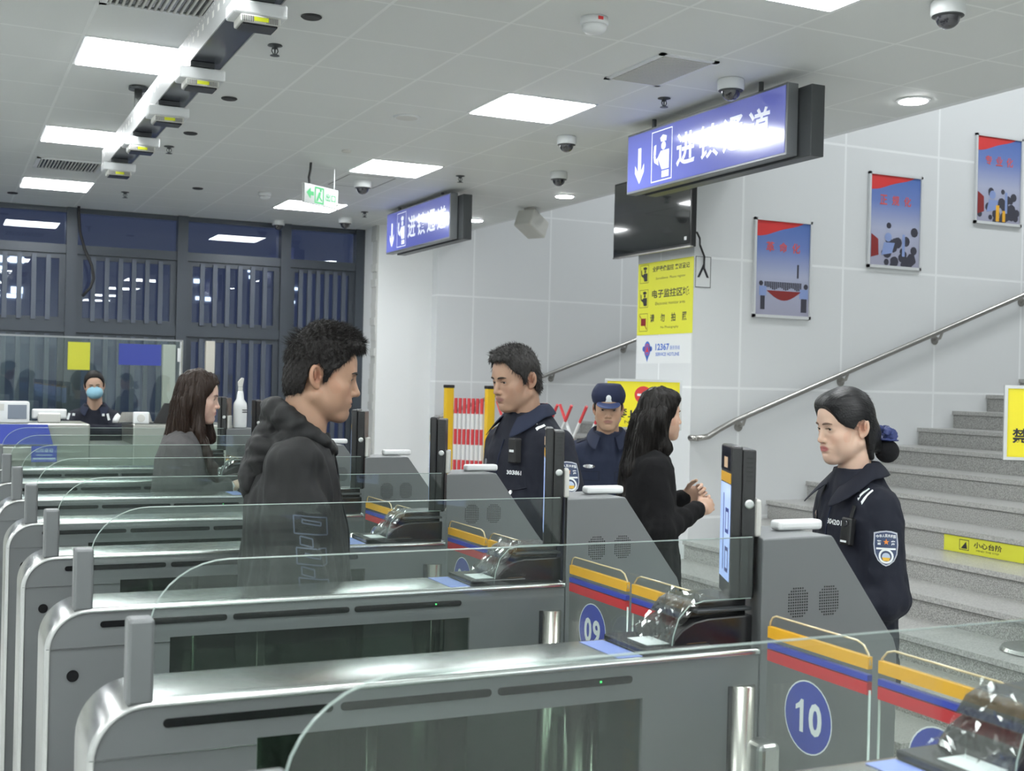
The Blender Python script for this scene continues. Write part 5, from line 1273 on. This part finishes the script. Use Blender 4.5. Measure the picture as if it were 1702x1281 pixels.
def uniform(root, F, sp, m, tx, zs, W, Dp, belly, neckopen, h=.0062, collar_h=.055, seed=1):
    """open-collared uniform jacket; returns its surface for the badges"""
    B = Frame(); hem = zs-.62
    J = [(loft([(hem, tx, 0, Dp*1.0+belly, W*.86), (zs-.42, tx+.005, 0, Dp*1.0+belly, W*.84), (zs-.25, tx, 0, Dp*1.02+belly*.6, W*.90), (zs-.10, tx-.005, 0, Dp*.98, W*.88), (zs-.03, tx, 0, Dp*.78, W*.70), (zs+.015, tx+.003, 0, Dp*.66, W*.50), (zs+.05, tx+.006, 0, Dp*.56, W*.36)], 2.3), .03)]
    for s_ in (-1, 1):
        J += [(cap(B, np.array(sp['sh'][s_])*np.array((1, .93, 1)), sp['el'][s_], .064 if W > .2 else .056, .055 if W > .2 else .050), .045), (cap(B, sp['el'][s_], sp['wr'][s_], .055 if W > .2 else .050, .042), .025)]
    nk = F.p((-.02, 0, -.06)); a0 = np.array((tx*.85, 0, zs+.03))
    cuts = [(cap(B, nk+np.array((0, 0, .05)), a0, neckopen, neckopen), .004)]
    o, g1 = garment(root, 'uniform_jacket', J, m, h, [folds(seed, .13, .0045, (1, 1, 2.5)), folds(seed+5, .05, .0014, (1, 1, 2))], cuts=cuts)
    return g1
def collar(root, m, tx, zs, r, spread, hgt, tip, seed=0, cx=.004, gap=28, drop=.050):
    """turned-down collar: a stand round the neck folding over into a fall that ends in two points"""
    mb = MB(); n = 30; k = 6
    for i in range(n+1):
        a = R(gap+(360-2*gap)*i/n); ca, sa = math.cos(a), math.sin(a); t = abs(i-n/2)/(n/2); fr = t**2.2
        cx_ = tx+cx; rr = r*(1+.22*max(0, ca)); z0 = zs+.010-drop*max(0, ca); top = z0+hgt*(1-.25*fr); fall = hgt*.95+tip*.75*fr; out = spread*(1+.9*fr)
        for f_, (dr, z) in enumerate(((-.006, z0-.010), (.0, z0+hgt*.5), (.004, top), (.010, top-.002), (.010+out*.6, top-fall*.5), (.010+out, top-fall))):
            mb.v.append((cx_+(rr+dr)*ca+(.25*tip*fr if f_ > 3 else 0)*(f_-3)/2, (rr+dr)*sa*1.03, z))
    for i in range(n):
        for j in range(k-1): mb.f.append((i*k+j, i*k+j+1, (i+1)*k+j+1, (i+1)*k+j))
    o = mb.build('collar', m, root, smooth=True); sd = o.modifiers.new('s', 'SUBSURF'); sd.levels = 1; sd.render_levels = 2; so = o.modifiers.new('t', 'SOLIDIFY'); so.thickness = .0025
    return o
# policewoman with the bun beside the lane 10 kiosk
def officer_f():
    zs = 1.325; tx = -.045
    sp = dict(label='policewoman with netted bun and blue bow, behind the lane 10 kiosk', female=1, skin=('fair', (.66, .46, .35)), lip=(.42, .10, .11), h=.0022, hk=.975,
              head=(3, 7, 0), tx=tx, sh={1: (tx, .150, zs-.06), -1: (tx, -.155, zs-.06)}, el={1: (tx-.015, .188, zs-.33), -1: (tx-.01, -.20, zs-.33)}, wr={1: (.16, .12, zs-.42), -1: (.15, -.10, zs-.42)}, gaze=(0, 14))
    root, F, body, bv = person((1406, 708), 3.85, 168, 1.63, sp)
    hb = skull(F, .007, .006)+[(ell(F, (.045, .026, .078), (.040, .038, .030)), .02), (ell(F, (.045, -.026, .078), (.040, .038, .030)), .02), (ell(F, (-.075, 0, -.035), (.040, .045, .045)), .03), (cap(F, (-.080, 0, -.06), (-.115, 0, -.085), .026, .020), .02),
                              (ell(F, (.0, .072, .020), (.045, .012, .035)), .015), (ell(F, (.0, -.072, .020), (.045, .012, .035)), .015), (cap(F, (-.045, .052, -.03), (-.055, .045, -.105), .018, .010), .02), (cap(F, (-.045, -.052, -.03), (-.055, -.045, -.105), .018, .010), .02)]
    side = [(.13, .088), (.086, .074), (.074, .050), (.060, .022), (.040, .004), (.020, -.004), (.004, .018), (-.016, .024), (-.030, .010), (-.034, -.045), (-.045, -.118), (-.075, -.118), (-.17, -.075), (-.17, .17), (.13, .17)]
    f = hair_field(F, hb, side, .0025, 9, .0005, (2.5, .35, .5), .006)
    f.op(cap(F, (.085, 0, .100), (.020, 0, .132), .0018, .0012), .003, 's')
    V, Q = nets(f); st = strands(V, Q, 2200, 5, .016, lambda c, n: (-.95, 0, -.35), .0, .0005, keep=lambda c, n: ((c-F.c)[:, 0] > -.05), curl=.05)
    V, Q = merge((V, Q), st); np_obj('hair', V, Q, hair_mat('jet', (.008, .008, .009), .36, (.5, 5, 2.2)), root)
    garment(root, 'hair_bun', [(ell(F, (-.143, 0, -.098), (.038, .040, .038)), .004)], M_['hairnet'], .003, [folds(5, .01, .0006)])
    P = []
    for i in range(7):
        a = i*.9; P.append((ell(F, (-.138+.018*math.cos(a*1.7), .026*math.sin(a), -.040+.018*math.cos(a)), (.020, .006, .013), rotm(a*40, i*37, i*53)), .003))
    P.append((ell(F, (-.143, 0, -.060), (.040, .036, .004), rotm(0, -10)), .003))
    garment(root, 'hair_bow', P, M_['bow'], .003, [folds(5, .02, .0015)])
    trousers(root, 1.63, tx, CL['trou'], .92, .085, -.012); shoes(root, tx, CL['shoe'])
    B = Frame()
    g1 = uniform(root, F, sp, CL['navy'], tx, zs, .195, .112, .0, .060, .0058, seed=41)
    garment(root, 'undershirt', [(loft([(zs-.16, tx+.035, 0, .078, .10), (zs-.03, tx+.018, 0, .066, .085), (zs+.010, tx+.010, 0, .058, .070)]), .01)], CL['navy2'], .005, cuts=[(cap(B, F.p((-.02, 0, -.02)), (tx*.85, 0, zs), .052, .05), .003)])
    collar(root, CL['navy'], tx, zs+.025, .066, .032, .042, .034, gap=30, cx=.012, drop=.078)
    gb = bvh_of(*g1)
    badge(root, gb, (tx+.075, .40, zs-.172), (-1, 0, 0), (0, 0, 1), (-.30, -1, 0), 1.0)
    dF = (-1, 0, 0)
    t = MB(); put_text(t, '304201', (.2, .048, zs-.112), (0, 1, 0), (0, .0, 1), h=.0165, w=.075, bold=.03); decal(root, 'number_patch', t, gb, dF, M['numeral'])
    t = MB(); disc(t, (.2, -.085, zs-.105), EY, EZ, .016, 16); decal(root, 'chest_badge', t, gb, dF, M_['chrome'], .003)
    # shoulder bars
    for i, o_ in enumerate((0, .016)):
        t = MB(); rect(t, (tx+.050-o_*.2, .128+o_, zs+.2), Vector((1, -.1, 0)), Vector((.1, 1, 0)), .036, .007); decal(root, 'shoulder_bar', t, gb, (0, 0, -1), M['numeral'])
    t = MB(); rect(t, (tx+.055, .104, zs+.2), Vector((.7, .7, 0)), Vector((-.7, .7, 0)), .014, .014); decal(root, 'shoulder_star', t, gb, (0, 0, -1), M['numeral'])
    # body camera on a short strap
    q = stick(gb, [(.2, .120, zs-.130)], dF, .012)[0]
    cm = MB().box((-.012, -.021, -.045), (.014, .021, .040)).build('body_camera', M['black'], root, loc=q+Vector((.004, .006, 0)), bevel=.006, seg=3); cm.rotation_euler = (0, R(-6), R(12))
    MB().lathe([(.011, 0), (.010, .004)], (.014, 0, .022), 16, 'X').build('camera_lens', M_['lens'], cm); MB().box((.0135, -.014, -.036), (.0150, .012, -.030)).build('camera_label', M['numeral'], cm)
    pts = stick(gb, [(.2, .120+.002*i, zs-.085+.018*i) for i in range(5)], (-1, 0, -.25), .003); strap(root, 'camera_strap', [(p, (0, 1, 0), (1, 0, .6)) for p in pts], .015, .003, M['blackm'])
    t = MB().tube(stick(gb, [(.2, .012, zs-.06-.03*i) for i in range(14)], dF, .0015), .0022, 6).build('placket_edge', CL['navy2'], root)
officer_f()
# bareheaded policeman
def officer_m():
    zs = 1.462; tx = -.065
    sp = dict(label='bareheaded policeman in dark uniform looking down to the left, in front of the barrier', skin=('tanm', (.43, .27, .19)), lip=(.27, .12, .11), h=.0026, hk=.985,
              head=(2, 10, 0), tx=tx, sh={1: (tx, .190, zs-.07), -1: (tx, -.190, zs-.07)}, el={1: (tx-.03, .27, zs-.32), -1: (tx-.03, -.27, zs-.32)}, wr={1: (.06, .22, zs-.53), -1: (.06, -.22, zs-.53)}, gaze=(0, 18))
    root, F, body, bv = person((858, 630), 4.53, 188, 1.75, sp)
    hb = skull(F, .006, .010)+[(ell(F, (.055, 0, .092), (.035, .055, .024)), .03)]
    f = hair_field(F, hb, SIDE_M, .003, 3, .002, (1, 1, .6), .016); V, Q = nets(f)
    st = strands(V, Q, 3200, 5, .016, lambda c, n: (.45, 0, .1) if (c-F.c)[2] > .08 else (0, 0, -.7), .5, .0008, curl=.25)
    V, Q = merge((V, Q), st); np_obj('hair', V, Q, hair_mat('grizzled', (.030, .028, .027), .5), root)
    trousers(root, 1.75, tx, CL['trou'], 1.0, .10, .02); shoes(root, tx, CL['shoe'])
    g1 = uniform(root, F, sp, CL['navy'], tx, zs, .225, .140, .02, .064, .0068, seed=51); gb = bvh_of(*g1)
    collar(root, CL['navy2'], tx, zs+.040, .071, .026, .036, .06, gap=32, cx=.012)
    badge(root, gb, (tx+.01, .3, zs-.17), (-1, 0, 0), (0, 0, 1), (.10, -1, 0), 1.05)
    dF = (-1, 0, 0)
    t = MB(); put_text(t, '303861', (.3, .10, zs-.165), (0, 1, 0), EZ, h=.016, w=.062, bold=.04); decal(root, 'number_patch', t, gb, dF, M['numeral'])
    t = MB(); disc(t, (.3, -.10, zs-.14), EY, EZ, .014, 14); decal(root, 'chest_badge', t, gb, dF, M_['chrome'], .003)
    t = MB(); disc(t, (.3, .10, zs-.235), EY, EZ, .008, 14); decal(root, 'pocket_button', t, gb, dF, M_['chrome'], .004)
    t = MB().tube(stick(gb, [(.3, .045+.012*i, zs-.215-.012*math.sin(i*.35)) for i in range(10)], dF, .001), .003, 6).build('pocket_flap', CL['navy'], root)
    for i, o_ in enumerate((0,)):
        t = MB(); rect(t, (tx+.040, .130, zs+.2), Vector((1, -.1, 0)), Vector((.1, 1, 0)), .036, .013); decal(root, 'shoulder_bar', t, gb, (0, 0, -1), M['numeral'])
    t = MB(); rect(t, (tx+.045, .105, zs+.2), Vector((.7, .7, 0)), Vector((-.7, .7, 0)), .015, .015); decal(root, 'shoulder_star', t, gb, (0, 0, -1), M['numeral'])
    q = stick(gb, [(.3, .10, zs-.085)], dF, .012)[0]
    cm = MB().box((-.012, -.024, -.045), (.016, .024, .045)).build('body_camera', M['blackm'], root, loc=q, bevel=.005); MB().box((.0155, -.014, -.006), (.017, .014, .003)).build('camera_label', M['numeral'], cm)
    MB().tube(stick(gb, [(.3, .006, zs-.05-.03*i) for i in range(16)], dF, .0015), .003, 6).build('placket_edge', CL['navy2'], root)
officer_m()
# policeman with a cap
def officer_cap():
    zs = 1.325; tx = -.055
    sp = dict(label='policeman in a peaked navy cap facing the viewer, in front of the yellow board', skin=('cap', (.45, .29, .20)), lip=(.28, .13, .11), h=.0034, hk=.97, head=(0, 4, 0), tx=tx,
              sh={1: (tx, .175, zs-.07), -1: (tx, -.175, zs-.07)}, el={1: (tx-.03, .26, zs-.30), -1: (tx-.04, -.27, zs-.30)}, wr={1: (.03, .22, zs-.53), -1: (-.02, -.23, zs-.53)}, gaze=(0, 0), hands=(-1,), roll={-1: 80})
    root, F, body, bv = person((1011, 679), 6.5, 241, 1.66, sp)
    f = hair_field(F, skull(F, .004), SIDE_M, .004, 3, .001); V, Q = nets(f); np_obj('hair', V, Q, hair_mat('black', (.012, .010, .009)), root)
    B = Frame()
    c = root
    pr_ = [(ell(F, (-.004, 0, .070), (.098, .090, .060)), .004), (cap(F, (-.004, 0, .05), (-.004, 0, .075), .085, .088), .02)]
    o, gc = garment(root, 'cap', pr_, cloth_mat('cap_navy', (.016, .022, .055)), .004, cuts=[(ell(F, (-.004, 0, -.02), (.15, .15, .062)), .003), (ell(F, (-.004, 0, .28), (.2, .2, .150)), .004)])
    garment(root, 'cap_peak', [(ell(F, (.088, 0, .030), (.050, .066, .007), rotm(0, 22)), .004)], cloth_mat('cap_peak', (.05, .07, .17), .5), .003)
    cb_ = bvh_of(*gc); t = MB(); cc = F.p((.2, 0, .072)); disc(t, cc, EY, EZ, .014, 14, .017); t.poly([Vector(cc)+EY*a+EZ*b for a, b in ((-.018, -.02), (.018, -.02), (.01, .0), (-.01, 0))]); decal(root, 'cap_badge', t, cb_, (-1, 0, 0), M['numeral'], .004)
    trousers(root, 1.66, tx, CL['trou'], .95); shoes(root, tx, CL['shoe'])
    g1 = uniform(root, F, sp, CL['navy2'], tx, zs, .21, .118, .0, .058, .008, seed=61); gb = bvh_of(*g1)
    collar(root, CL['navy2'], tx, zs+.035, .066, .024, .032, .06, gap=26, cx=.012)
    dF = (-1, 0, 0)
    t = MB(); disc(t, (.3, -.095, zs-.135), EY, EZ, .032, 16, .010); decal(root, 'wing_badge', t, gb, dF, M_['chrome'], .003)
    t = MB(); rect(t, (.3, .09, zs-.14), EY, EZ, .045, .018); decal(root, 'number_patch', t, gb, dF, M_['patch_pale'])
    t = MB(); frame_rect(t, (.3, -.095, zs-.185), EY, EZ, .11, .05, .003); decal(root, 'pocket_flap', t, gb, dF, CL['navy'])
    t = MB(); frame_rect(t, (.3, .095, zs-.185), EY, EZ, .11, .05, .003); decal(root, 'pocket_flap', t, gb, dF, CL['navy'])
    for s_ in (-1, 1):
        t = MB(); rect(t, (tx+.02, .135*s_, zs+.2), EX, EY, .05, .06); decal(root, 'epaulette', t, gb, (0, 0, -1), CL['navy'], .004)
officer_cap()
def long_hair(root, F, m, back, seed, lenz, front=None, streak=.5, width=.075, frontlock=None, n=500, side=None):
    """back: list of (point, radius) capsules down the back; outline keeps the face clear"""
    B = Frame(); hb = skull(F, .009, .008)+[(ell(F, (.040, 0, .078), (.040, .055, .032)), .02), (ell(F, (-.018, .074, -.008), (.042, .028, .055)), .02), (ell(F, (-.018, -.074, -.008), (.042, .028, .055)), .02)]
    hb = [(p, k) for p, k in hb]
    side = side or [(.13, .085), (.078, .070), (.064, .040), (.050, .010), (.030, -.020), (.012, -.060), (.006, -.13), (-.20, -.13), (-.20, .18), (.13, .18)]
    lo = np.array((-.30, -.20, F.c[2]-lenz-.05)); hi = np.array((.16, .20, F.c[2]+.16))
    f = hair_field(F, hb, side, .0042, seed, .0, (1, 1, 1), .02, lo, hi)
    for (a, b, ra, rb, k) in back: f.op(cap(B, a, b, ra, rb), k)
    f.op(cap(B, F.p((.09, 0, -.03)), F.p((.06, 0, -.11)), .045, .045), .012, 's') if side else None
    f.displace(folds(seed, .022, .0030, (.6, .6, 9), False)); f.displace(folds(seed+1, .06, .0045, (.8, .8, 6), False))
    V, Q = nets(f); z0 = F.c[2]
    st = fall_strands(V, Q, n, seed, lambda c: (c[:, 2] > z0-.10), lenz*.95, .0011)
    V, Q = merge((V, Q), st); return np_obj('long_hair', V, Q, m, root)
# long-haired woman walking away on the right
def woman_black():
    zs = 1.315; tx = -.055
    sp = dict(label='woman with long black hair in a black sweater, hands raised, walking away on the right', female=1, skin=('wr', (.58, .38, .28)), lip=(.40, .15, .14), h=.003, hk=.96, head=(0, -2, 0), tx=tx,
              sh={1: (tx, .150, zs-.06), -1: (tx, -.150, zs-.06)}, el={1: (tx+.01, .20, zs-.31), -1: (tx+.0, -.20, zs-.31)}, wr={1: (.145, .04, 1.125), -1: (.165, -.085, 1.085)}, hands=(-1, 1), roll={-1: 70, 1: -70}, hand=dict(curl=(40, 55, 30)))
    root, F, body, bv = person((1097, 690), 5.4, -12, 1.60, sp)
    B = Frame(); z = F.c[2]
    bk = [((-.055, .03, z-.04), (-.105, .04, z-.25), .070, .062, .03), ((-.055, -.03, z-.04), (-.105, -.04, z-.25), .070, .062, .03), ((-.105, .035, z-.25), (-.165, .045, z-.44), .060, .022, .02), ((-.105, -.035, z-.25), (-.165, -.05, z-.44), .060, .022, .02),
          ((-.020, -.068, z-.02), (-.005, -.078, z-.14), .022, .030, .02), ((-.005, -.078, z-.14), (-.04, -.082, z-.19), .030, .020, .02), ((-.02, .068, z-.02), (-.01, .078, z-.17), .022, .026, .02)]
    long_hair(root, F, hair_mat('blackbrown', (.010, .008, .007), .33), bk, 71, .47)
    g1 = None
    J = [(loft([(zs-.64, tx+.02, 0, .135, .185), (zs-.45, tx+.01, 0, .130, .180), (zs-.30, tx, 0, .122, .17), (zs-.10, tx, 0, .112, .165), (zs-.01, tx, 0, .09, .135), (zs+.04, tx+.005, 0, .058, .072)], 2.3), .03)]
    for s_ in (-1, 1): J += [(cap(B, np.array(sp['sh'][s_])*np.array((1, .93, 1)), sp['el'][s_], .058, .056), .045), (cap(B, sp['el'][s_], np.array(sp['wr'][s_])-np.array((.015, 0, 0)), .060, .036), .025)]
    garment(root, 'sweater', J, CL['knit'], .0068, [folds(81, .12, .0045, (1, 1, 2)), folds(8, .05, .0012)], cuts=[(cap(B, F.p((-.02, 0, -.04)), (tx*.85, 0, zs+.03), .055, .052), .004)])
    trousers(root, 1.60, tx, cloth_mat('white_trousers', (.62, .62, .60)), .88, .085, -.012); shoes(root, tx, CL['shoe'])
woman_black()
# woman in the grey sweater
def woman_grey():
    zs = 1.345; tx = -.055
    sp = dict(label='woman with long brown hair in a grey sweater, standing in profile between the far gates', female=1, skin=('wg', (.62, .43, .34)), lip=(.38, .13, .13), h=.0028, hk=.96, head=(0, 4, 0), tx=tx,
              sh={1: (tx, .150, zs-.06), -1: (tx, -.150, zs-.06)}, el={1: (tx+.01, .20, zs-.30), -1: (tx+.02, -.20, zs-.30)}, wr={1: (.20, .10, 1.15), -1: (.155, -.12, 1.135)}, hands=(-1,), roll={-1: 10, 1: 0}, hand=dict(curl=(20, 30, 25)), gaze=(0, 14))
    root, F, body, bv = person((328, 661), 5.4, -15, 1.64, sp)
    B = Frame(); z = F.c[2]
    bk = [((-.045, .03, z-.04), (-.090, .04, z-.25), .066, .060, .03), ((-.045, -.03, z-.04), (-.090, -.04, z-.25), .066, .056, .03), ((-.090, .035, z-.25), (-.155, .04, z-.46), .056, .028, .02), ((-.090, -.035, z-.25), (-.150, -.06, z-.48), .056, .020, .02),
          ((.012, -.066, z-.0), (.015, -.080, z-.14), .020, .026, .02), ((.015, -.080, z-.14), (.075, -.105, z-.30), .026, .020, .02), ((.075, -.105, z-.30), (.10, -.10, z-.38), .020, .010, .02), ((.012, .066, z-.0), (.05, .08, z-.18), .020, .030, .02)]
    side = [(.13, .088), (.080, .074), (.070, .048), (.052, .016), (.038, -.016), (.030, -.060), (.030, -.13), (-.20, -.13), (-.20, .18), (.13, .18)]
    long_hair(root, F, hair_mat('brown', (.028, .016, .011), .35), bk, 91, .50, side=side)
    J = [(loft([(zs-.52, tx, 0, .140, .19), (zs-.30, tx, 0, .135, .185), (zs-.10, tx, 0, .118, .17), (zs-.01, tx, 0, .09, .14), (zs+.045, tx+.005, 0, .062, .078)], 2.3), .03)]
    for s_ in (-1, 1): J += [(cap(B, np.array(sp['sh'][s_])*np.array((1, .93, 1)), sp['el'][s_], .068, .072), .045), (cap(B, sp['el'][s_], np.array(sp['wr'][s_])-np.array((.01, 0, 0)), .070, .036), .03)]
    garment(root, 'sweater', J, CL['grey'], .0066, [folds(101, .12, .0055, (1, 1, 1.8)), folds(8, .05, .0014)], cuts=[(cap(B, F.p((-.02, 0, -.04)), (tx*.85, 0, zs+.03), .056, .054), .004)])
    trousers(root, 1.64, tx, CL['trou'], .90, .085, -.012); shoes(root, tx, CL['shoe'])
    w_, e_ = Vector(sp['wr'][-1]), Vector(sp['el'][-1]); d = (w_-e_).normalized()
    MB().tube([w_+d*.0, w_+d*.016], .031, 20).build('wristband', M['white'], root, smooth=False)
woman_grey()
# masked officer at the counter
def officer_mask():
    zs = 1.31; tx = -.09
    sp = dict(label='officer in a light blue face mask with crossed arms behind the steel counter', skin=('mk', (.52, .35, .26)), lip=(.3, .14, .12), h=.0042, hk=.97, head=(6, 6, 4), tx=tx,
              sh={1: (tx, .175, zs-.07), -1: (tx, -.175, zs-.07)}, el={1: (.08, .23, 1.14), -1: (.08, -.22, 1.14)}, wr={1: (.22, -.02, 1.16), -1: (.18, .06, 1.15)}, hands=(1,), roll={1: 0}, tside={1: -1}, gaze=(0, 0))
    root, F, body, bv = person((157, 641), 10.1, 258, 1.66, sp)
    f = hair_field(F, skull(F, .008, .008), SIDE_M, .005, 3, .001); V, Q = nets(f); np_obj('hair', V, Q, hair_mat('black', (.012, .010, .009)), root)
    garment(root, 'face_mask', [(ell(F, (.056, 0, -.050), (.058, .068, .060)), .004)], cloth_mat('mask_blue', (.30, .55, .68), .7), .0035, [folds(5, .02, .001, (9, 9, .3), False)], cuts=[(ell(F, (.038, 0, -.050), (.058, .068, .060)), .003), (ell(F, (-.02, 0, -.05), (.05, .1, .09)), .003)])
    for s_ in (-1, 1): MB().tube([F.p((.04, .058*s_, -.03)), F.p((-.01, .078*s_, -.005))], .0015, 6).build('mask_loop', M['white'], root)
    trousers(root, 1.66, tx, CL['trou'], .95); shoes(root, tx, CL['shoe'])
    g1 = uniform(root, F, sp, CL['navy'], tx, zs, .245, .12, .0, .058, .009, seed=111); gb = bvh_of(*g1)
    collar(root, CL['navy2'], tx, zs+.035, .066, .024, .03, .06, gap=28, cx=.012)
    for s_ in (-1, 1):
        t = MB(); rect(t, (.4, .150*s_, zs-.035), Vector((0, .8, .2*s_)), Vector((0, -.2*s_, .8)), .022, .065); rect(t, (.4, .112*s_, zs-.02), EY, EZ, .02, .02); decal(root, 'shoulder_bar', t, gb, (-1, 0, 0), M['numeral'], .004)
    t = MB(); disc(t, (.4, -.09, zs-.135), EY, EZ, .030, 14, .011); decal(root, 'wing_badge', t, gb, (-1, 0, 0), M_['chrome'], .003)
officer_mask()
